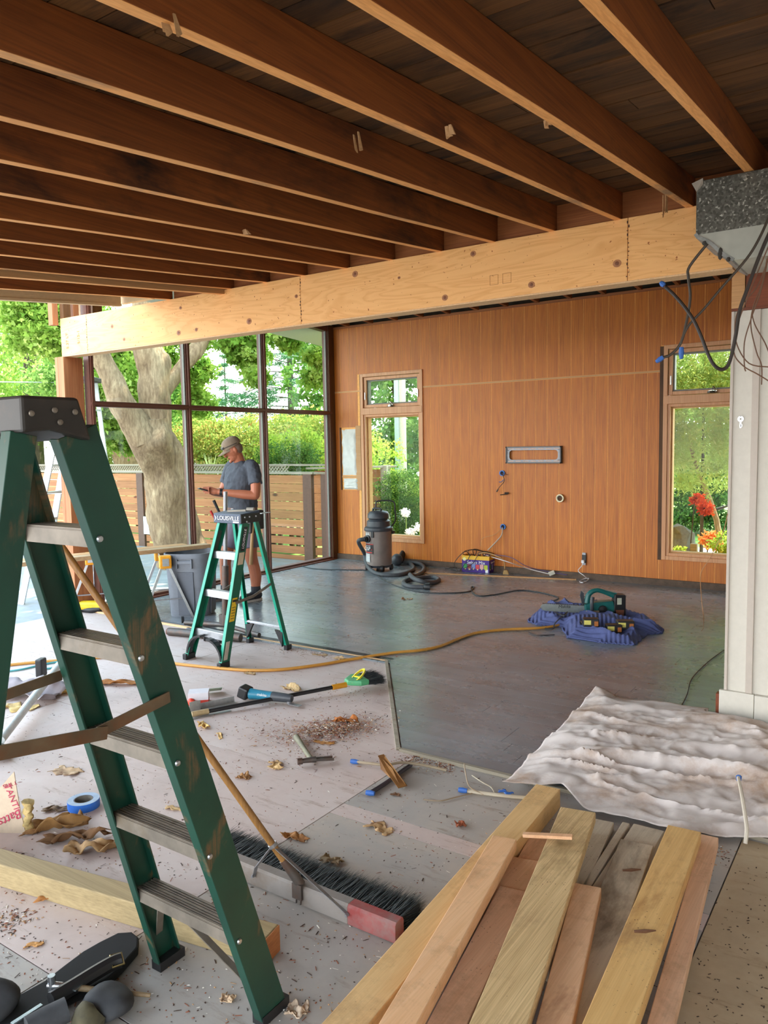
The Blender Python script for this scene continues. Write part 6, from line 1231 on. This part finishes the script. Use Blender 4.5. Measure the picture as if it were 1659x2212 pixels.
for a in [(240,1478,.38,.07,'#a8713c','long curled brown edged paper strip behind the tall ladder',1,.5,.045),(110,1497,.22,.08,'#c9a860','yellowish paper scrap under the left end of the white pipe',2,.45,.04),(200,1505,.16,.05,'#c0935a','small curled strip left of the long brown one',27,.4,.03),
          (40,1530,.24,.10,'#c8aa6c','flat yellowish scrap at the left picture edge',3,.3,.02),(145,1667,.15,.08,'#b79a78','thin flat tan scrap left of the tall ladder, near the tape roll',4,.3,.012),
          (118,1790,.26,.08,'#8a6436','big torn brown kraft paper piece behind the square timber',5,.9,.07),(165,1815,.24,.06,'#6e4c2c','dark crumpled strip on the big torn kraft paper',6,.8,.06),(200,1838,.20,.08,'#a58258','lighter ragged scrap next to the square timber',7,.9,.05),(125,1750,.12,.04,'#7a6248','grey brown scrap touching the tape roll',8,.7,.025),
          (380,1748,.10,.03,'#c2a272','small feathery scrap right of the tall ladder left rail',9,.2,.015),(595,1655,.10,.05,'#c9a672','forked tan scrap left of the hammer head',10,-.7,.03),(528,1680,.06,.045,'#a4794c','small crumpled scrap left of the forked tan scrap',11,.3,.04),
          (440,1568,.12,.045,'#d0a860','yellow folded scrap below the black broom handle',12,-.3,.04),(405,1575,.10,.05,'#8f7a62','brown flat scrap left of the yellow folded one',13,.0,.012),(475,1590,.10,.02,'#c8a265','narrow pointed tan scrap under the yellow folded one',14,-.6,.012),
          (630,1490,.16,.06,'#c6a878','long tan scrap lying over the broom handle',15,-.2,.05),(735,1424,.12,.05,'#bb9d72','fan shaped tan scrap on the yellow cord side of the floor edge',16,-.1,.035),(690,1415,.12,.03,'#a58a66','thin scrap left of the fan shaped one',17,.1,.015),
          (640,1811,.10,.04,'#b07a44','folded orange brown scrap behind the push broom bristles',18,.1,.035),(715,1862,.09,.05,'#8a7452','crinkled greenish scrap on the grey plywood',19,.1,.03),(822,1790,.12,.06,'#b89468','oval tan scrap with white fluff on the plywood joint',20,-.2,.025),
          (995,1785,.04,.03,'#8c4a2c','tiny reddish bark chip standing on the grey plywood',21,.8,.035),(855,1718,.045,.02,'#6b4a30','tiny brown chip below the standing kraft scrap',22,.2,.015),(540,1456,.09,.03,'#a98c64','little curled scrap below the foot of the shorter ladder',23,.2,.03),
          (880,1297,.10,.07,'#a98c66','curled scrap alone on the far wood floor in front of the hose',24,.9,.05),(700,1605,.12,.03,'#b07a3c','orange brown strip left of the debris pile',25,.3,.02),(745,1560,.14,.04,'#a8642c','rust coloured strip on top of the debris pile',26,.5,.04),
          (490,2160,.04,.03,'#c9ab8a','small pale lump left of the tall ladder foot',28,.2,.02),(640,2185,.06,.05,'#c9b29a','crumpled pale scrap beside the tall ladder front foot',29,.6,.03),(75,2042,.05,.02,'#c08c50','small orange folded chip left of the black strap',30,.7,.012),(118,1940,.11,.03,'#a8703a','orange kraft sliver pointing at the square timber',31,.9,.03),(470,1945,.035,.02,'#c9ae90','little pale scrap between the tall ladder rails',32,1.2,.02)]:
    crumple(*a)

FC=[]
# standing kraft scrap near the floor edge
q=onz(850,1672,.0); m=MB(); a=onz(822,1632,.09); b_=onz(872,1700,.01); dd=(b_-a).normalized(); s=Vector((-dd.y,dd.x,0)).normalized()
m.prism([a+s*.02,a-s*.015,a.lerp(b_,.5)-s*.03,b_-s*.03,b_+s*.02,a.lerp(b_,.5)+s*.015],(.2,-.4,1),.004); m.prism([a-s*.01,a+Zv*-.07,b_-Zv*0.0-s*.02,a.lerp(b_,.5)+Zv*.012],(1,.3,.3),.003); m.prism([a.lerp(b_,.1)+s*.01,b_+s*.015,b_+Zv*.03,a.lerp(b_,.2)+Zv*.03],(.4,-.6,.3),.003); m.build('kraft_strip',plain('brown_kraft','#8a6030',.7,var=.25,sc=20,dirt='#5a3216'),cat='scrap',label='folded brown kraft strip standing beside the wood floor corner')
FC.append(cable([onz(x,y,z) for x,y,z in [(766,1645,.012),(800,1649,.02),(835,1652,.02),(870,1647,.03),(920,1654,.02),(965,1664,.01)]],.007,'#9c8c74','beige cable with a blue tip in front of the wood floor corner'))
FC.append(cable([onz(x,y,.01) for x,y in [(800,1712),(835,1690),(870,1664),(888,1652)]],.010,'#3a3640','straight dark cable lying across the plywood joint'))
FC.append(cable([onz(x,y,z) for x,y,z in [(1005,1708,.01),(1040,1713,.01),(1080,1718,.012),(1120,1722,.01),(1165,1725,.01)]],.009,'#b9ad98','thick off-white cable running under the drop cloth'))
cable([onz(x,y,z) for x,y,z in [(1003,1650,.09),(1006,1672,.07),(1015,1700,.03),(1045,1716,.008)]],.003,'#9a8872','thin wire curling up beside the drop cloth')
cable([onz(x,y,.006) for x,y in [(915,1727),(950,1730),(985,1722),(1020,1714)]],.003,'#94826c','pair of thin tan wires on the grey plywood')
cable([onz(x,y,z) for x,y,z in [(1020,1675,.006),(1042,1690,.02),(1060,1700,.015),(1068,1712,.006)]],.003,'#b3a894','short pale wire poking from a hole beside the cloth')
FC.append(cable([onz(1610,1822,.01),onz(1613,1790,.06),onz(1607,1745,.10),onz(1602,1715,.12),onz(1595,1680,.12)],.008,'#c9bfae','off-white cable rising over the drop cloth at the right')); 
for o_,px,py,z,dx in [(FC[2],1000,1707,.012,-.02),(FC[0],766,1645,.012,-.02),(FC[1],800,1713,.012,-.02),(FC[3],1596,1678,.12,.0)]:
    q=onz(px,py,z); MB().tube([q+Vector((dx,-.005,0)),q+Vector((0,.0,0)),q+Vector((.02 if dx else 0,.005,-.0 if dx else -.02))],[.011,.013,.010],8).build('blue_tape',bt_,o_,label='blue tape wrap')
crumple(1092,1713,.06,.022,'#2f66b8','torn blue tape patch stuck at the corner of the drop cloth',40,0,.012,z=.02,mat=bt_,name='blue_tape',cat='tape',group='blue tape pieces')
# white pipe and bundle behind the tall ladder
a=onz(-40,1650,.0); b_=onz(135,1425,.13); MB().tube([onz(0,1600,.06),onz(128,1436,.12)],.025,14).build('white_pipe',plain('white_pipe','#cfd6d6',.4),cat='pipe',label='white plastic pipe lying at an angle behind the tall ladder')
crumple(45,1505,.5,.26,'#9a8f94','folded grey cloth under the white pipe at the left',41,.4,.10,n=22,mat=plain('grey_folded_cloth','#9b9296',.9,var=.15,sc=12),name='grey_cloth',cat='cloth',group=None)
q=onz(90,1462,0); MB().box((q.x,q.y,.07),(.05,.08,.13),rz=.5).build('black_battery_pack',black,bevel=.01,cat='battery',label='black battery pack standing behind the tall ladder left rail')
q=onz(8,1640,0); MB().ball((q.x-.05,q.y,.03),(.09,.06,.04),10).build('grey_rag',plain('grey_rag','#5c5852',.9,var=.4),cat='rag',label='grey rag at the left picture edge under the spreader bar')
# standing insulation with red print
a=onz(-10,1795,0); b_=onz(58,1800,0); u=Vector((.86,.5,0)).normalized(); IN=thing('insulation_paper','upright pink printed insulation facing at the left edge behind the square timber','insulation',tuple(b_))
c_=onz(55,1800,0); cr=MB(); base=Vector((c_.x,c_.y,0)); W2=.26; pts=[base,base-u*W2,base-u*W2+Zv*.17,base-u*.05+Zv*.19+Vector((0,0,0)),base-u*.035+Zv*.26,base-u*.0+Zv*.10]
cr.prism([base,base-u*W2,base-u*W2+Zv*.14,base-u*.10+Zv*.20,base-u*.035+Zv*.27,base-u*.02+Zv*.12],(-u.y,u.x,0),.004); cr.build('facing',plain('cream_facing_paper','#c9b49c',.7,var=.08),IN)
m=MB(); 
m.tube([base+u*(.008+.012*noise.noise(Vector((k*.9,0,0))))+Zv*(.005+.016*k)+Vector((-u.y,u.x,0))*.018 for k in range(9)],[.016+.016*abs(noise.noise(Vector((k*.7,4,0)))) for k in range(9)],12,smooth=3); m.v=[tuple(Vector(v)+Vector((1,1,0))*.010*noise.noise(Vector(v)*60)) for v in m.v]
m.build('fibre',plain('yellow_fibre','#b9a06a',.9,var=.3,sc=60),IN,kind='stuff')
rp_=plain('red_ink','#b8405a',.7); nf=Vector((u.y,-u.x,0))*.002
text('lettering','TANTI',rp_,IN,base-u*.05+Zv*.16+nf,.040,(-u*-.0+Zv*-1+u*.35),(u+Zv*.3)); text('lettering','Y THIS',rp_,IN,base-u*.055+Zv*.215+nf,.022,(-u-Zv*.3),(-Zv+u*.3)); text('lettering','Batts',rp_,IN,base-u*.06+Zv*.07+nf,.055,(-u-Zv*.5),(-Zv+u*.4),shear=.3)
# ---- black strap / tool belt and hammer at the lower left
sp_=[(300,2030),(285,2018),(255,2020),(215,2040),(180,2060),(140,2090),(95,2125),(50,2150),(0,2172),(-30,2190),(-30,2230),(60,2212),(110,2180),(170,2150),(200,2140),(235,2120),(270,2085),(298,2052)]
m=MB(); pts=[onz(x,y,.025) for x,y in sp_]; m.prism([p-Zv*.02 for p in pts],(0,0,1),.03); TBL=thing('tool_belt','black padded tool belt lying at the lower left corner','tool belt',tuple(onz(180,2090))); m.build('padding',plain('matte_black_pad','#0e0f10',.9),TBL,bevel=.006)
MB().tube([onz(x,y,.06) for x,y in [(110,2160),(160,2130),(200,2105),(240,2082),(262,2074)]],[.022]*5,8,smooth=3).build('strap',black,TBL); m=MB(); bk=[(238,2064),(262,2058),(268,2082),(244,2090)]; m.tube([onz(x,y,.065) for x,y in bk+bk[:1]],.003,6); m.build('buckle',plain('old_brass','#8a7a50',.35,.8),TBL); MB().box(onz(254,2098,.015),(.02,.015,.02)).build('leather_tab',plain('brown_tab','#5a3020',.6),TBL)
def pouch(px,py,r3,lab,seed,mat,name='tool_pouch'):
    q=onz(px,py,0); m=MB(); m.ball((q.x,q.y,r3[2]*.8),r3,20); off=Vector((seed,0,0)); m.v=[tuple(Vector(v)+Vector((0,0,1))*.03*noise.noise(Vector(v)*9+off)+Vector((1,.5,0))*.02*noise.noise(Vector(v)*11-off)) for v in m.v]; m.v=[(v[0],v[1],max(.001,v[2])) for v in m.v]; return m.build(name,mat,cat='tool pouch',label=lab)
gfab=plain('grey_canvas_pouch','#3c3d40',.85,var=.2,sc=20); pouch(232,2190,(.085,.07,.045),'dark grey canvas pouch at the bottom edge, right of the rolled one',3,gfab); pouch(-10,2215,(.06,.07,.07),'rounded grey pouch cut by the lower left corner',5,gfab)
MB().tube([onz(60,2225,.05),onz(105,2200,.055),onz(145,2180,.06)],[.035,.034,.033],14).build('rolled_pouch',gfab,cat='tool pouch',label='rolled open ended dark pouch at the bottom left')
m=MB(); m.ball(onz(185,2205,.04),(.045,.04,.05),12); m.v=[tuple(Vector(v)+Vector((1,1,1))*.02*noise.noise(Vector(v)*14)) for v in m.v]; m.build('olive_glove',plain('olive_glove','#4a4430',.85,var=.3),cat='glove',label='crumpled olive glove between the two dark pouches')
a=onz(112,2128,.07); b_=onz(325,2150,.02); HM=thing('second_hammer','slim hammer lying across the black tool belt','hammer',tuple((a+b_)/2)); MB().tube([a,a.lerp(b_,.5),b_],[.010,.008,.006],10).build('handle',wood('thin_handle','#8a7050','#ab906c','x',.6),HM); uu=(b_-a).normalized(); m=MB(); m.tube([a+Vector((0,0,.03)),a-Vector((.0,.0,.03))],[.011,.011],12); m.tube([a-uu*.012,a+uu*.03],.011,10); m.build('head',plain('polished_head','#b9bdc2',.25,.9),HM)
for k,(p,q) in enumerate((((25,2212),(90,2170)),((160,2140),(182,2118)))): a=onz(*p,.065); b_=onz(*q,.065); MB().beam(a,b_,.012,.004).build('chisel',plain('polished_blade','#aeb9bd',.25,.9),cat='tool',label=['long shiny blade on the black belt near the corner','short shiny blade under the slim hammer handle'][k])
# ---- debris: uncountable chips and specks
r=random.Random(11); CH=MB(); cm=[plain('chip_red','#8a5036',.8),plain('chip_tan','#b08a62',.8),plain('chip_white','#d8d2c8',.8),plain('chip_dark','#3c2a20',.8)]
def chip(x,y,z0,L,wd,cur): 
    an=r.uniform(0,6.28); d=Vector((math.cos(an),math.sin(an),0)); s=Vector((-d.y,d.x,0)); t=r.uniform(-.3,.5)*L; p=Vector((x,y,z0+.001)); CH.cur=cur
    CH.add([p-d*L/2-s*wd/2,p+d*L/2-s*wd/2+Zv*max(0,t)*.4,p+d*L/2+s*wd/2+Zv*max(0,t)*.4,p-d*L/2+s*wd/2,p+Zv*(wd*.6)],[(0,1,4),(1,2,4),(2,3,4),(3,0,4),(3,2,1,0)])
pc=onz(715,1578); 
for k in range(1700):
    a,b=r.gauss(0,.10),r.gauss(0,.085); chip(pc.x+a*1.1+b*.3,pc.y+b*1.6+a*.4,max(0,.02-.1*(a*a+b*b))*r.random(),r.uniform(.005,.028),r.uniform(.002,.006),r.choice([0,0,0,1,1,2,3]))
for px,py,n,s_ in [(900,1640,200,.05),(960,1655,160,.04),(640,1400,220,.10),(700,1410,200,.10),(740,1500,120,.12),(560,1560,150,.16),(680,1625,160,.12),(20,1990,160,.04),(10,1860,120,.03),(1540,1838,60,.04),(820,1428,120,.03)]:
    c=onz(px,py)
    for k in range(n): chip(c.x+r.gauss(0,s_),c.y+r.gauss(0,s_),0,r.uniform(.004,.016),r.uniform(.002,.005),r.choice([0,0,1,1,2,3]))
for k in range(2600):
    px=r.uniform(0,1250); py=1420+790*r.random()**.8; c=onz(px,py)
    if c.y<4.6 and c.x>-6.8 and not (c.x>xl(c.y)-.02 and c.y>3.32): chip(c.x,c.y,0,r.choice([.003,.004,.004,.005,.006,.006,.008,.008,.012,.022]),r.uniform(.002,.0045),r.choice([0,0,3,3,1,2]))
for k in range(350):
    c=onz(r.uniform(1240,1659),r.uniform(1830,2212)); chip(c.x,c.y,0,r.choice([.004,.006,.01]),r.uniform(.002,.004),3)
for k in range(120):
    c=onz(r.uniform(600,1500),r.uniform(1250,1500)); 
    if c.y>4.8 and c.x<-1: chip(c.x,c.y,ZF,r.choice([.006,.01,.02]),.006,r.choice([0,3,1]))
CH.build('wood_debris',cm,smooth=False,kind='stuff',cat='debris',label='scattered wood chips, crumbs and specks all over the sub floor',origin=(0,0,0))
# specks on the lumber pile
SPK=MB()
for k in range(420):
    px,py=r.uniform(1050,1500),r.uniform(1780,2212); z=.127; c=onz(px,py,z)
